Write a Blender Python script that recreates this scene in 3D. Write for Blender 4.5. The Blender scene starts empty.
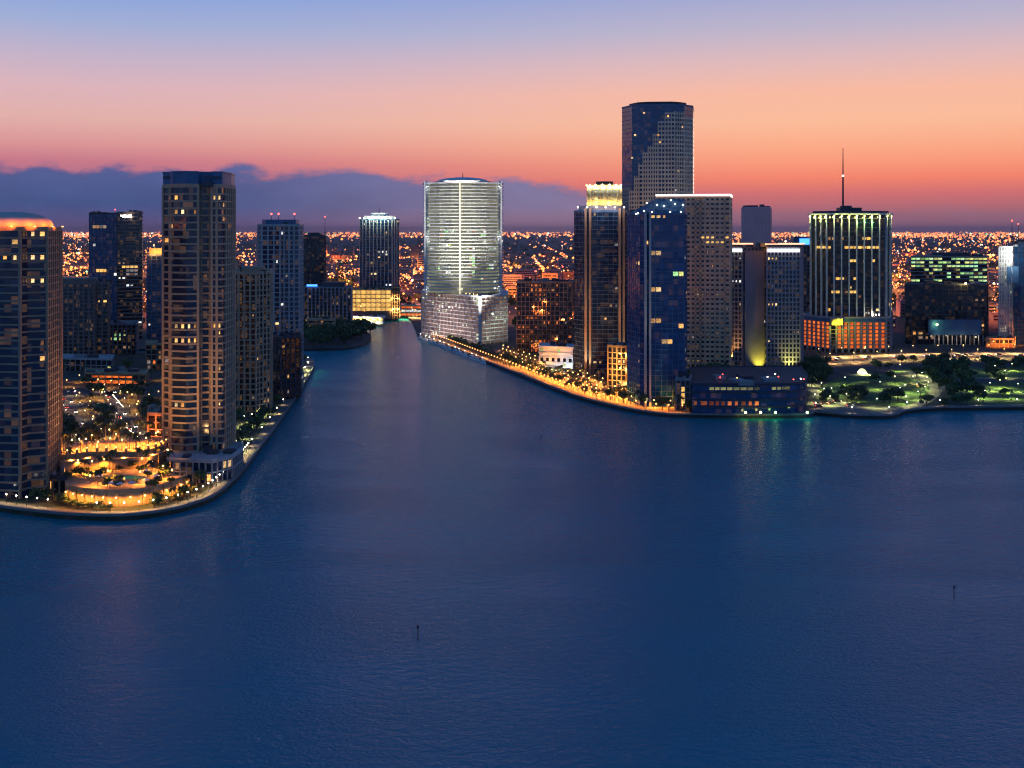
import bpy, math, random
from mathutils import Vector, noise
from mathutils.geometry import tessellate_polygon
R = random.Random(7)
F, H, HOR = 1100.0, 115.0, 230.0       # focal length in pixels, eye height in metres, horizon row
LAND = 2.2; HAZE = 2.6e-5
SC = bpy.context.scene
COL = SC.collection

def gx(px, D): return (px-512)*D/F
def gz(py, D): return H-(py-HOR)*D/F
def gd(py, z=0.0): return (H-z)*F/(py-HOR)
def gp(px, py, z=0.0):
    D = gd(py, z); return (gx(px, D), D)

# ------------------------------------------------------------------ mesh tools
class MB:
    def __init__(s): s.v = []; s.f = []
    def add(s, vs, fs):
        n = len(s.v); s.v += [tuple(v) for v in vs]; s.f += [tuple(i+n for i in f) for f in fs]; return s
    def box(s, cx, cy, cz, sx, sy, sz, rz=0.0):
        c, q = math.cos(rz), math.sin(rz); vs = []
        for z in (-sz/2, sz/2):
            for x, y in ((-sx/2,-sy/2),(sx/2,-sy/2),(sx/2,sy/2),(-sx/2,sy/2)):
                vs.append((cx+x*c-y*q, cy+x*q+y*c, cz+z))
        return s.add(vs, [(3,2,1,0),(4,5,6,7),(0,1,5,4),(1,2,6,5),(2,3,7,6),(3,0,4,7)])
    def prism(s, poly, z0, z1, bottom=True):
        n = len(poly); vs = [(p[0],p[1],z0) for p in poly]+[(p[0],p[1],z1) for p in poly]
        fs = [(i,(i+1)%n,n+(i+1)%n,n+i) for i in range(n)]
        for t in tessellate_polygon([[Vector((p[0],p[1],0)) for p in poly]]):
            a, b, c = t
            ar = (poly[b][0]-poly[a][0])*(poly[c][1]-poly[a][1])-(poly[c][0]-poly[a][0])*(poly[b][1]-poly[a][1])
            if ar < 0: b, c = c, b
            fs.append((n+a,n+b,n+c))
            if bottom: fs.append((c,b,a))
        return s.add(vs, fs)
    def ring(s, po, pi, z0, z1):
        n = len(po)
        vs = [(p[0],p[1],z) for z in (z0,z1) for p in po]+[(p[0],p[1],z) for z in (z0,z1) for p in pi]
        fs = []
        for i in range(n):
            j = (i+1)%n
            fs += [(i,j,n+j,n+i),(2*n+j,2*n+i,3*n+i,3*n+j),(n+i,n+j,3*n+j,3*n+i),(j,i,2*n+i,2*n+j)]
        return s.add(vs, fs)
    def tube(s, p0, p1, r0, r1, n=6):
        p0, p1 = Vector(p0), Vector(p1); d = (p1-p0).normalized()
        a = d.orthogonal().normalized(); b = d.cross(a); vs = []
        for p, r in ((p0,r0),(p1,r1)):
            for i in range(n):
                t = 2*math.pi*i/n; vs.append(p+a*math.cos(t)*r+b*math.sin(t)*r)
        fs = [(i,(i+1)%n,n+(i+1)%n,n+i) for i in range(n)]+[tuple(range(n-1,-1,-1)),tuple(range(n,2*n))]
        return s.add(vs, fs)
    def ball(s, c, r, n=8, m=5, sz=1.0):
        vs = [(c[0],c[1],c[2]-r*sz)]
        for j in range(1, m):
            ph = -math.pi/2+math.pi*j/m
            for i in range(n):
                t = 2*math.pi*i/n
                vs.append((c[0]+r*math.cos(ph)*math.cos(t), c[1]+r*math.cos(ph)*math.sin(t), c[2]+r*sz*math.sin(ph)))
        vs.append((c[0],c[1],c[2]+r*sz)); fs = []
        for i in range(n):
            fs.append((0,1+(i+1)%n,1+i))
            for j in range(m-2):
                a = 1+j*n; fs.append((a+i,a+(i+1)%n,a+n+(i+1)%n,a+n+i))
            a = 1+(m-2)*n; fs.append((a+i,a+(i+1)%n,len(vs)-1))
        return s.add(vs, fs)
    def strip(s, pl, w0, w1, z0, z1):
        "a band along the polyline pl between the left offsets w0 and w1"
        a, b = offline(pl, w0), offline(pl, w1); n = len(pl)
        vs = [(p[0],p[1],z) for z in (z0,z1) for p in a]+[(p[0],p[1],z) for z in (z0,z1) for p in b]
        fs = []
        for i in range(n-1):
            j = i+1
            fs += [(i,j,n+j,n+i),(2*n+j,2*n+i,3*n+i,3*n+j),(n+i,n+j,3*n+j,3*n+i)]
        fs += [(0,n,3*n,2*n),(2*n-1,n-1,3*n-1,4*n-1)]
        return s.add(vs, fs)
    def mesh(s, name, mat, smooth=False):
        m = bpy.data.meshes.new(name); m.from_pydata(s.v, [], s.f)
        if mat: m.materials.append(mat)
        if smooth: m.polygons.foreach_set('use_smooth', [True]*len(m.polygons))
        m.update(); return m
    def obj(s, name, mat, parent=None, loc=(0,0,0), smooth=False):
        return mk(name, s.mesh(name, mat, smooth), parent, loc)

def mk(name, data, parent=None, loc=(0,0,0), rz=0.0):
    o = bpy.data.objects.new(name, data); COL.objects.link(o)
    o.location = loc; o.rotation_euler = (0,0,rz)
    if parent: o.parent = parent
    return o

def tag(o, label, cat=None, group=None, kind=None):
    o['label'] = label
    if cat: o['category'] = cat
    if group: o['group'] = group
    if kind: o['kind'] = kind
    return o

def thing(name, label, cat, loc=(0,0,0), group=None, rz=0.0):
    return tag(mk(name, None, None, loc, rz), label, cat, group)

KIDS = {}
def copy_tree(o, loc=None, rz=None, parent=None, label=None, scale=None, group=None):
    c = o.copy(); COL.objects.link(c)
    if parent: c.parent = parent
    if loc is not None: c.location = loc
    if rz is not None: c.rotation_euler = (0,0,rz)
    if scale is not None: c.scale = (scale,)*3 if not isinstance(scale, tuple) else scale
    if label: c['label'] = label
    if group: c['group'] = group
    if o.name not in KIDS: KIDS[o.name] = list(o.children)
    for k in KIDS[o.name]: copy_tree(k, parent=c)
    return c

def offline(pl, w):
    out = []; n = len(pl)
    for i in range(n):
        a = pl[max(i-1,0)]; b = pl[min(i+1,n-1)]
        dx, dy = b[0]-a[0], b[1]-a[1]; l = math.hypot(dx,dy) or 1
        out.append((pl[i][0]-dy/l*w, pl[i][1]+dx/l*w))
    return out

def offset(poly, d):
    "push a counter-clockwise outline outwards by d"
    n = len(poly); out = []
    for i in range(n):
        a, b, c = poly[i-1], poly[i], poly[(i+1)%n]
        n1 = (b[1]-a[1], a[0]-b[0]); l1 = math.hypot(*n1) or 1
        n2 = (c[1]-b[1], b[0]-c[0]); l2 = math.hypot(*n2) or 1
        n1 = (n1[0]/l1,n1[1]/l1); n2 = (n2[0]/l2,n2[1]/l2)
        k = max(1+n1[0]*n2[0]+n1[1]*n2[1], .35)
        out.append((b[0]+(n1[0]+n2[0])*d/k, b[1]+(n1[1]+n2[1])*d/k))
    return out

def ccw(poly):
    a = sum(poly[i-1][0]*poly[i][1]-poly[i][0]*poly[i-1][1] for i in range(len(poly)))
    return list(poly) if a > 0 else list(poly)[::-1]

def FP(*pts):
    "footprint from (pixel column, distance) pairs"
    return ccw([(gx(p,D), D) for p, D in pts])

def along(pl, step, start=0.0):
    "points and headings every step metres along a polyline"
    out = []; t = start; acc = 0.0
    for a, b in zip(pl, pl[1:]):
        l = math.hypot(b[0]-a[0], b[1]-a[1])
        while t <= acc+l:
            k = (t-acc)/l; out.append((a[0]+(b[0]-a[0])*k, a[1]+(b[1]-a[1])*k, math.atan2(b[1]-a[1],b[0]-a[0]))); t += step
        acc += l
    return out

# ------------------------------------------------------------------ materials
def srgb(r, g, b):
    def f(c):
        c /= 255.0
        return c/12.92 if c <= .04045 else ((c+.055)/1.055)**2.4
    return (f(r), f(g), f(b), 1.0)

def nm(name):
    m = bpy.data.materials.new(name); m.use_nodes = True
    nt = m.node_tree; return m, nt, nt.nodes, nt.links, nt.nodes['Principled BSDF']

def mat(name, col, rough=.8, metal=0.0, var=.18, scale=.12, spec=.4):
    "plain surface with uneven weathering in object space"
    m, nt, N, L, P = nm(name)
    tc = N.new('ShaderNodeTexCoord'); n1 = N.new('ShaderNodeTexNoise'); n1.inputs['Scale'].default_value = scale
    n1.inputs['Detail'].default_value = 5
    mp = N.new('ShaderNodeMapping'); mp.inputs['Scale'].default_value = (1,1,.35)
    L.new(tc.outputs['Object'], mp.inputs[0]); L.new(mp.outputs[0], n1.inputs['Vector'])
    r = N.new('ShaderNodeValToRGB'); e = r.color_ramp.elements
    e[0].position = .3; e[1].position = .7
    e[0].color = tuple(c*(1-var) for c in col[:3])+(1,); e[1].color = tuple(min(c*(1+var),1) for c in col[:3])+(1,)
    L.new(n1.outputs['Fac'], r.inputs[0]); L.new(r.outputs[0], P.inputs['Base Color'])
    P.inputs['Roughness'].default_value = rough; P.inputs['Metallic'].default_value = metal
    P.inputs['Specular IOR Level'].default_value = spec
    return m

def glassmat(name, dark, mid, cell=(3.1,3.1,3.4), glow=.0, glowcol=(1,.5,.18), rough=.12, share=.75, spec=.6, lo=.8):
    "curtain glazing: every pane has its own blind, tint and tilt; a few rooms are dimly lit"
    m, nt, N, L, P = nm(name)
    tc = N.new('ShaderNodeTexCoord')
    ad = N.new('ShaderNodeVectorMath'); ad.operation = 'ADD'; ad.inputs[1].default_value = (.437,.291,.05)
    L.new(tc.outputs['Object'], ad.inputs[0])
    dv = N.new('ShaderNodeVectorMath'); dv.operation = 'DIVIDE'; dv.inputs[1].default_value = cell
    L.new(ad.outputs[0], dv.inputs[0])
    fl = N.new('ShaderNodeVectorMath'); fl.operation = 'FLOOR'; L.new(dv.outputs[0], fl.inputs[0])
    wn = N.new('ShaderNodeTexWhiteNoise'); L.new(fl.outputs[0], wn.inputs['Vector'])
    r = N.new('ShaderNodeValToRGB'); e = r.color_ramp.elements
    e[0].position = share; e[0].color = dark+(1,); e[1].position = 1; e[1].color = mid+(1,)
    L.new(wn.outputs['Value'], r.inputs[0]); L.new(r.outputs[0], P.inputs['Base Color'])
    P.inputs['Roughness'].default_value = rough; P.inputs['Specular IOR Level'].default_value = spec
    P.inputs['IOR'].default_value = 1.6
    # slight tilt of each pane
    geo = N.new('ShaderNodeNewGeometry')
    sb = N.new('ShaderNodeVectorMath'); sb.operation = 'SUBTRACT'; sb.inputs[1].default_value = (.5,.5,.5)
    L.new(wn.outputs['Color'], sb.inputs[0])
    sc = N.new('ShaderNodeVectorMath'); sc.operation = 'SCALE'; sc.inputs['Scale'].default_value = .05; L.new(sb.outputs[0], sc.inputs[0])
    a2 = N.new('ShaderNodeVectorMath'); a2.operation = 'ADD'; L.new(geo.outputs['Normal'], a2.inputs[0]); L.new(sc.outputs[0], a2.inputs[1])
    no = N.new('ShaderNodeVectorMath'); no.operation = 'NORMALIZE'; L.new(a2.outputs[0], no.inputs[0])
    L.new(no.outputs[0], P.inputs['Normal'])
    if glow > 0:
        se = N.new('ShaderNodeSeparateColor'); L.new(wn.outputs['Color'], se.inputs[0])
        mr = N.new('ShaderNodeMapRange'); mr.inputs[1].default_value = lo; mr.inputs[2].default_value = 1
        mr.inputs[3].default_value = 0 if lo > .5 else glow*.45; mr.inputs[4].default_value = glow
        L.new(se.outputs[1], mr.inputs[0]); L.new(mr.outputs[0], P.inputs['Emission Strength'])
        P.inputs['Emission Color'].default_value = glowcol+(1,)
        m.cycles.emission_sampling = 'NONE'
    return m

def lit(name, cols, s0, s1, texture=True):
    "a lit room: colour and brightness differ from window to window, furniture and curtains break it up"
    m, nt, N, L, P = nm(name)
    oi = N.new('ShaderNodeObjectInfo'); r = N.new('ShaderNodeValToRGB'); e = r.color_ramp.elements
    for i, c in enumerate(cols):
        p = i/max(len(cols)-1,1)
        if i == 0: e[0].position = 0; e[0].color = c
        elif i == len(cols)-1: e[-1].position = 1; e[-1].color = c
        else: q = e.new(p); q.color = c
    L.new(oi.outputs['Random'], r.inputs[0])
    wn = N.new('ShaderNodeTexWhiteNoise'); wn.noise_dimensions = '1D'; L.new(oi.outputs['Random'], wn.inputs['W'])
    mr = N.new('ShaderNodeMapRange'); mr.inputs[3].default_value = s0; mr.inputs[4].default_value = s1
    L.new(wn.outputs['Value'], mr.inputs[0])
    out = mr.outputs[0]
    if texture:
        tc = N.new('ShaderNodeTexCoord'); n1 = N.new('ShaderNodeTexNoise'); n1.inputs['Scale'].default_value = .9; n1.inputs['Detail'].default_value = 2
        L.new(tc.outputs['Object'], n1.inputs['Vector'])
        m2 = N.new('ShaderNodeMapRange'); m2.inputs[1].default_value = .35; m2.inputs[2].default_value = .65; m2.inputs[3].default_value = .35; m2.inputs[4].default_value = 1.4
        L.new(n1.outputs['Fac'], m2.inputs[0])
        mu = N.new('ShaderNodeMath'); mu.operation = 'MULTIPLY'; L.new(out, mu.inputs[0]); L.new(m2.outputs[0], mu.inputs[1]); out = mu.outputs[0]
    L.new(out, P.inputs['Emission Strength']); L.new(r.outputs[0], P.inputs['Emission Color'])
    P.inputs['Base Color'].default_value = (.02,.02,.02,1)
    m.cycles.emission_sampling = 'NONE'
    return m

def bulb(name, col, s):
    m, nt, N, L, P = nm(name)
    P.inputs['Base Color'].default_value = (.8,.8,.8,1)
    P.inputs['Emission Color'].default_value = col+(1,); P.inputs['Emission Strength'].default_value = s
    m.cycles.emission_sampling = 'NONE'
    return m

WARM, AMBER, ORANGE, COOL, GREEN = (1,.72,.38), (1,.5,.14), (1,.27,.05), (.85,.92,1), (.75,1,.3)
M = dict(
    beige=mat('beige_render', (.52,.36,.23)), tan=mat('tan_stone', (.42,.28,.18)), pale=mat('pale_render', (.48,.44,.42)),
    brown=mat('brown_concrete', (.25,.18,.15)), grey=mat('grey_concrete', (.30,.29,.29)), white=mat('white_render', (.74,.74,.74), var=.06),
    blue=mat('blue_grey_cladding', (.07,.16,.28), rough=.5), dark=mat('dark_cladding', (.05,.055,.075), rough=.5), travertine=mat('travertine', (.80,.52,.33)),
    granite=mat('grey_granite', (.66,.58,.45)), purple=mat('mauve_concrete', (.42,.33,.35)), roof=mat('roof_gravel', (.07,.065,.06)),
    sand=mat('sandstone', (.44,.30,.17), scale=.5, var=.3), paving=mat('paving', (.20,.17,.14), scale=.3), asphalt=mat('asphalt', (.055,.055,.06), scale=.2),
    concrete=mat('seawall_concrete', (.22,.22,.22), scale=.3), bark=mat('bark', (.12,.09,.07), scale=2), steel=mat('dark_steel', (.08,.08,.09), rough=.45, metal=.6),
    hull=mat('white_hull', (.78,.78,.78), rough=.3, var=.03), redtile=mat('red_roof', (.30,.10,.06)), lawn=None, city=None,
    carblack=mat('dark_car_paint', (.05,.05,.06), rough=.25, var=0), carpale=mat('silver_car_paint', (.5,.5,.52), rough=.3, metal=.3, var=0), rubber=mat('rubber', (.02,.02,.02)),
    g_blue=glassmat('blue_glass', (.006,.022,.055), (.035,.07,.12), glow=0.066), g_deep=glassmat('deep_blue_glass', (.004,.050,.15), (.012,.10,.25), glow=0.030, rough=.08),
    g_dark=glassmat('dark_glass', (.008,.010,.016), (.05,.05,.06), glow=0.075), g_black=glassmat('black_glass', (.005,.005,.007), (.018,.015,.013), glow=0.035),
    g_brown=glassmat('brown_glass', (.014,.012,.013), (.07,.055,.045), glow=0.090), bands_pale=glassmat('pale_window_bands', (.10,.10,.09), (.2,.2,.17), cell=(9.3,9.3,3.393), glow=.22, glowcol=(.95,.95,.55), share=.3, lo=.1), bands_rose=glassmat('rose_window_bands', (.10,.08,.08), (.2,.16,.15), cell=(4.7,4.7,3.91), glow=.17, glowcol=(1,.62,.5), share=.3, lo=.1), g_tower=glassmat('tower_glass', (.10,.10,.095), (.30,.30,.27), cell=(11,11,3.35), glow=.15, glowcol=(.9,.95,.5), share=.3), g_pale=glassmat('pale_glass', (.16,.17,.17), (.45,.46,.42), glow=.55, glowcol=(.85,.9,.5), share=.3),
    w_warm=lit('warm_window', [(1,.40,.09,1),(1,.55,.18,1),(1,.68,.32,1),(1,.45,.14,1)], .3, 1.9),
    w_dim=lit('dim_window', [(1,.42,.16,1),(.9,.5,.25,1),(.55,.55,.6,1)], .08, .5),
    w_white=lit('white_window', [(1,.85,.6,1),(.9,.95,1,1),(1,.9,.7,1)], .5, 2.0),
    w_green=lit('greenish_window', [(.6,1,.28,1),(.45,1,.42,1),(1,.88,.22,1),(.4,.95,.6,1)], .3, 1.2),
    w_orange=lit('orange_window', [(1,.13,.012,1),(1,.20,.025,1),(1,.16,.02,1)], .55, 1.25),
    w_dimgr=lit('dim_greenish_window', [(.9,.8,.3,1),(.7,.8,.35,1)], .05, .35),
    w_dimor=lit('dim_orange_window', [(1,.18,.03,1),(1,.28,.06,1),(1,.2,.04,1)], .05, .9),
    w_gold=lit('gold_window', [(1,.50,.10,1),(1,.58,.16,1)], .8, 1.5),
    w_pale=lit('pale_window', [(1,.95,.7,1),(.85,.92,.62,1),(.9,.9,.9,1),(.75,.85,.45,1)], .3, 1.3),
    l_white=bulb('white_lamp', (1,.9,.75), 16), l_warm=bulb('warm_lamp', (1,.55,.16), 5), l_amber=bulb('amber_lamp', (1,.36,.07), 4),
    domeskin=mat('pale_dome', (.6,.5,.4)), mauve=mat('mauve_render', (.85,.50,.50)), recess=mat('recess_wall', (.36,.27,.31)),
    l_park=bulb('park_lamp', (1,.9,.6), 8), l_drive=bulb('drive_lamp', (1,.70,.38), 6),
    l_green=bulb('green_lamp', (.5,1,.25), 10), l_yellow=bulb('yellow_lamp', (1,.85,.2), 10), l_red=bulb('red_lamp', (1,.05,.03), 8), l_blue=bulb('blue_lamp', (.05,.25,1), 3.0),
    strip_white=bulb('white_light_strip', (.95,.95,1), 3.0), strip_orange=bulb('orange_light_strip', (1,.42,.2), 2.2), strip_cool=bulb('cool_light_strip', (.85,.95,1), 1.6),
    strip_vert=bulb('cream_light_strip', (1,.88,.52), 1.2),
)

def ground_mat(name, a, b, scale, c=None):
    m, nt, N, L, P = nm(name)
    tc = N.new('ShaderNodeTexCoord'); n1 = N.new('ShaderNodeTexNoise'); n1.inputs['Scale'].default_value = scale; n1.inputs['Detail'].default_value = 8
    L.new(tc.outputs['Object'], n1.inputs['Vector'])
    r = N.new('ShaderNodeValToRGB'); e = r.color_ramp.elements; e[0].position = .38; e[1].position = .62
    e[0].color = a+(1,); e[1].color = b+(1,)
    if c: q = e.new(.5); q.color = c+(1,)
    L.new(n1.outputs['Fac'], r.inputs[0]); L.new(r.outputs[0], P.inputs['Base Color']); P.inputs['Roughness'].default_value = .9
    return m
M['city'] = ground_mat('city_ground', (.03,.04,.025), (.10,.08,.07), .012, (.055,.05,.045))
M['lawn'] = ground_mat('lawn_grass', (.05,.11,.022), (.09,.15,.035), .08)
M['soil'] = ground_mat('planting_ground', (.03,.045,.02), (.07,.07,.045), .1)

def leafmat(name, a, b):
    m, nt, N, L, P = nm(name)
    tc = N.new('ShaderNodeTexCoord'); n1 = N.new('ShaderNodeTexNoise'); n1.inputs['Scale'].default_value = .8
    L.new(tc.outputs['Object'], n1.inputs['Vector'])
    oi = N.new('ShaderNodeObjectInfo'); ad = N.new('ShaderNodeMath'); ad.operation = 'MULTIPLY_ADD'; ad.inputs[1].default_value = .35
    L.new(oi.outputs['Random'], ad.inputs[0]); L.new(n1.outputs['Fac'], ad.inputs[2])
    r = N.new('ShaderNodeValToRGB'); e = r.color_ramp.elements; e[0].position = .4; e[1].position = .95; e[0].color = a+(1,); e[1].color = b+(1,)
    L.new(ad.outputs[0], r.inputs[0]); L.new(r.outputs[0], P.inputs['Base Color']); P.inputs['Roughness'].default_value = .7
    return m
M['leaf'] = leafmat('broad_leaf', (.035,.07,.018), (.10,.15,.04))
M['frond'] = leafmat('palm_frond', (.04,.065,.02), (.11,.12,.04))

# ------------------------------------------------------------------ lights
LD = {}
def point(col, power, loc, parent=None, radius=.3, way='auto', angle=None):
    """a shaded lamp or an added fill: 'down' like a street lamp, 'up' like a roof flood, 'wall' turned to the building that carries it"""
    if way == 'auto': way = 'wall' if parent is not None and 'tower' in parent else 'down'
    an = angle or {'down':128,'up':150,'wall':150}[way]
    k = (col, power, radius, an)
    if k not in LD:
        d = bpy.data.lights.new('lamp_fill_light', 'SPOT'); d.color = col; d.energy = power; d.shadow_soft_size = radius
        d.spot_size = math.radians(an); d.spot_blend = .6; LD[k] = d
    o = bpy.data.objects.new('lamp_fill_light', LD[k]); COL.objects.link(o); o.location = loc
    if way == 'up': o.rotation_euler = (math.pi,0,0)
    elif way == 'wall': o.rotation_euler = Vector((-loc[0],-loc[1],-.15*math.hypot(loc[0],loc[1]))).to_track_quat('-Z','Y').to_euler()
    if parent: o.parent = parent
    return o
def spot(col, power, loc, target, angle=60, parent=None, blend=.7):  # serves the floodlights of the place and added fill spots
    d = bpy.data.lights.new('flood_fill_light', 'SPOT'); d.color = col; d.energy = power; d.spot_size = math.radians(angle); d.spot_blend = blend; d.shadow_soft_size = .4
    o = bpy.data.objects.new('flood_fill_light', d); COL.objects.link(o); o.location = loc
    o.rotation_euler = (Vector(target)-Vector(loc)).to_track_quat('-Z','Y').to_euler()
    if parent: o.parent = parent
    return o

# ------------------------------------------------------------------ towers
WMESH = {}
class Tower:
    def __init__(s, name, label, cat, poly, z0, z1, fh=3.4, core='g_dark', slab='beige', pier='beige', so=.5, st=.6, sz=None,
                 po=.3, pw=.7, ps=4.5, pier_skip=None, parapet=1.4, group=None, rng=None, every=1, first=0):
        n = len(poly); cx = sum(p[0] for p in poly)/n; cy = sum(p[1] for p in poly)/n
        s.c = (cx,cy); s.p = [(p[0]-cx,p[1]-cy) for p in poly]; s.h = z1-z0; s.z0 = z0; s.fh = fh; s.ps = ps; s.pw = pw; s.st = st
        s.root = thing(name, label, cat, (cx,cy,z0), group); s.root['tower'] = 1
        s.rng = rng or R
        s.body = MB().prism(s.p, 0, s.h-.05).obj('glazed_body', M[core], s.root)
        s.nf = max(int(s.h/fh), 1); s.fh = s.h/s.nf
        if slab:
            me = MB().prism(offset(s.p, so), -st/2, st/2).mesh('floor_slab', M[slab])
            ks = [k for k in range(1+first, s.nf+1) if k % every == 0 or k == s.nf]
            while len(ks) > 98: ks = ks[::2]
            for k in ks: mk('floor_slab', me, s.root, (0,0,k*s.fh))
        s.cells = []      # edge -> (start, dir, normal, spacing, count)
        pm = None; npier = 0
        for i in range(n):
            a, b = s.p[i], s.p[(i+1)%n]; l = math.hypot(b[0]-a[0],b[1]-a[1]); d = ((b[0]-a[0])/l,(b[1]-a[1])/l)
            k = max(int(round(l/ps)),1); s.cells.append((a, d, (d[1],-d[0]), l/k, k))
        if pier:
            pm = MB().box(0,0,s.h/2, pw, .4+po, s.h).mesh('pier', M[pier])
            total = sum(c[4] for c in s.cells); step = 1
            while total/step > 98: step += 1
            cnt = 0
            for i, (a, d, nn, sp, k) in enumerate(s.cells):
                if pier_skip and i in pier_skip: continue
                for j in range(k):
                    cnt += 1
                    if step > 1 and s.faces(i) is False and cnt % 2: continue
                    if npier >= 99: break
                    npier += 1
                    q = (po-.4)/2
                    mk('pier', pm, s.root, (a[0]+d[0]*sp*j+nn[0]*q, a[1]+d[1]*sp*j+nn[1]*q, 0), math.atan2(d[1],d[0]))
        if parapet: MB().ring(offset(s.p, so+.08), offset(s.p, -.45), s.h-.3, s.h+parapet).obj('parapet', M[slab or pier or 'grey'], s.root)
        MB().prism(offset(s.p,-.5), s.h-.02, s.h+.12).obj('roof', M['roof'], s.root)
        xs = [p[0] for p in s.p]; ys = [p[1] for p in s.p]; wx, wy = max(xs)-min(xs), max(ys)-min(ys); rr = random.Random(int(s.h*7))
        for q in range(5):
            a, b, h = rr.uniform(.06,.14)*wx, rr.uniform(.08,.2)*wy, rr.uniform(1.2,3.4)
            MB().box(rr.uniform(-.3,.3)*wx, rr.uniform(-.28,.28)*wy, s.h+.12+h/2, a, b, h, rr.choice([0,0,.1])).obj('roof_unit', M[rr.choice(['grey','dark','roof'])], s.root)
    def faces(s, i):
        a, d, nn, sp, k = s.cells[i]; m = (a[0]+d[0]*sp*k/2+s.c[0], a[1]+d[1]*sp*k/2+s.c[1])
        return nn[0]*(-m[0])+nn[1]*(-m[1]) > 0
    def win(s, e, k, fl, m='w_warm', wf=1.0, hf=1.0, out=.1, sub=None, name='lit_window'):
        a, d, nn, sp, n = s.cells[e]
        w = (sp-s.pw-.12)*wf; h = (s.fh-s.st-.25)*hf
        key = (round(w,1), round(h,1), m)
        if key not in WMESH: WMESH[key] = MB().box(0,0,0,max(w,.5),.3,max(h,.6)).mesh('lit_window', M[m])
        t = sp*(k+.5); q = out-.15
        return mk(name, WMESH[key], s.root, (a[0]+d[0]*t+nn[0]*q, a[1]+d[1]*t+nn[1]*q, (fl+.5)*s.fh), math.atan2(d[1],d[0]))
    def lights(s, n, mats=('w_warm','w_warm','w_dim','w_white'), lo=0.0, hi=1.0, edges=None, run=3):
        es = edges or [i for i in range(len(s.cells)) if s.faces(i)]
        n = int(n*.6); wt = [s.cells[i][4] for i in es]; used = set(); c = 0
        for _ in range(n*6):
            if c >= n: break
            e = s.rng.choices(es, wt)[0]; k = s.rng.randrange(s.cells[e][4]); f = int(s.nf*(lo+(hi-lo)*s.rng.random())); m = s.rng.choice(mats)
            for j in range(s.rng.choice([1,1,2,run])):
                q = (e,k+j,f)
                if k+j < s.cells[e][4] and q not in used and f < s.nf and c < n:
                    used.add(q); s.win(e,k+j,f,m,wf=s.rng.choice([.75,.5,.4]),hf=s.rng.choice([.8,.6])); c += 1
        return s
    def row(s, e, fl, k0, k1, m, **kw):
        for k in range(k0, min(k1, s.cells[e][4])): s.win(e,k,fl,m,**kw)
        return s
    def part(s, name, mb, m, smooth=False): return mb.obj(name, M[m], s.root, smooth=smooth)
    def block(s, name, shrink, z0, z1, m, dx=0, dy=0):
        p = [(x*shrink+dx,y*shrink+dy) for x, y in s.p]
        return MB().prism(p, s.h+z0, s.h+z1).obj(name, M[m], s.root)
    def mast(s, x, y, z0, z1, r=.5, lamp=True):
        o = MB().tube((0,0,0),(0,0,z1-z0),r,r*.35).obj('mast', M['steel'], s.root, (x,y,s.h+z0))
        if lamp: MB().ball((0,0,z1-z0),.7).obj('warning_light', M['l_red'], o)
    def loc(s, x, y, z): return (x-s.c[0], y-s.c[1], z-s.z0)

# ------------------------------------------------------------------ terrain, water
def poly_px(pts, z=0.0): return [gp(x,y,z) for x, y in pts]
ISL = [(-150,492),(-60,503),(0,512),(60,519),(120,521),(165,516),(196,508),(218,498),(240,478),(258,454),(276,430),(296,400),(309,378),(314,366),(309,360),(296,357),(200,355),(0,355),(-200,355)]
MAIN = [(-1500,351),(300,351),(345,350),(366,345),(371,338),(366,331),(372,322),(384,317),(404,317),(412,322),(416,331),(420,337),(440,345),(470,357),(520,377),(570,397),(610,408),(640,414),(662,417),(690,418),(750,418.5),(806,418),(818,414),(842,418),(890,419),(906,414),(940,411),(1024,410),(1150,408),(1500,406)]
def smoothpl(pl, n=3):
    out = []
    for i in range(len(pl)-1):
        p0, p1, p2, p3 = pl[max(i-1,0)], pl[i], pl[i+1], pl[min(i+2,len(pl)-1)]
        for j in range(n):
            t = j/n
            out.append(tuple(.5*(2*p1[k]+(p2[k]-p0[k])*t+(2*p0[k]-5*p1[k]+4*p2[k]-p3[k])*t*t+(3*p1[k]-p0[k]-3*p2[k]+p3[k])*t**3) for k in (0,1)))
    return out+[pl[-1]]
ISLW = smoothpl(poly_px(ISL)); MAINW = poly_px(MAIN[:1])+smoothpl(poly_px(MAIN[1:-1]))+poly_px(MAIN[-1:])
FAR = 60000
main_poly = ccw(MAINW+[(60000,500),(60000,FAR),(-60000,FAR),(-60000,1050)])
tag(MB().prism(main_poly, -3, LAND).obj('city_land', M['city']), 'dark flat mainland under the city, reaching the horizon', kind='structure')
tag(MB().prism(ccw(ISLW), -3, LAND).obj('island_land', M['soil']), 'low island with planted grounds around the towers at left', kind='structure')
def walk(pl, w0, w1, z, name, m, label):
    tag(MB().strip(pl, w0, w1, LAND-.3, z).obj(name, M[m]), label, kind='structure')
ISLEDGE = ISLW[:14*3]
MAINR = MAINW[[i for i,p in enumerate(MAINW) if p[1] < 1230 and p[0] > -120 and p[0]>gx(415,1200)][0]:-1]
walk(ISLEDGE, -.4, .5, LAND+.75, 'island_seawall', 'concrete', 'curved concrete seawall round the island shore')
walk(MAINR, -.4, .5, LAND+.75, 'river_seawall', 'concrete', 'concrete seawall along the right bank and the park')
walk(ISLEDGE, .5, 6.0, LAND+.14, 'island_esplanade', 'paving', 'paved esplanade just behind the island seawall')
walk(MAINR, .5, 7.0, LAND+.14, 'river_esplanade', 'paving', 'paved esplanade along the right bank')

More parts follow.
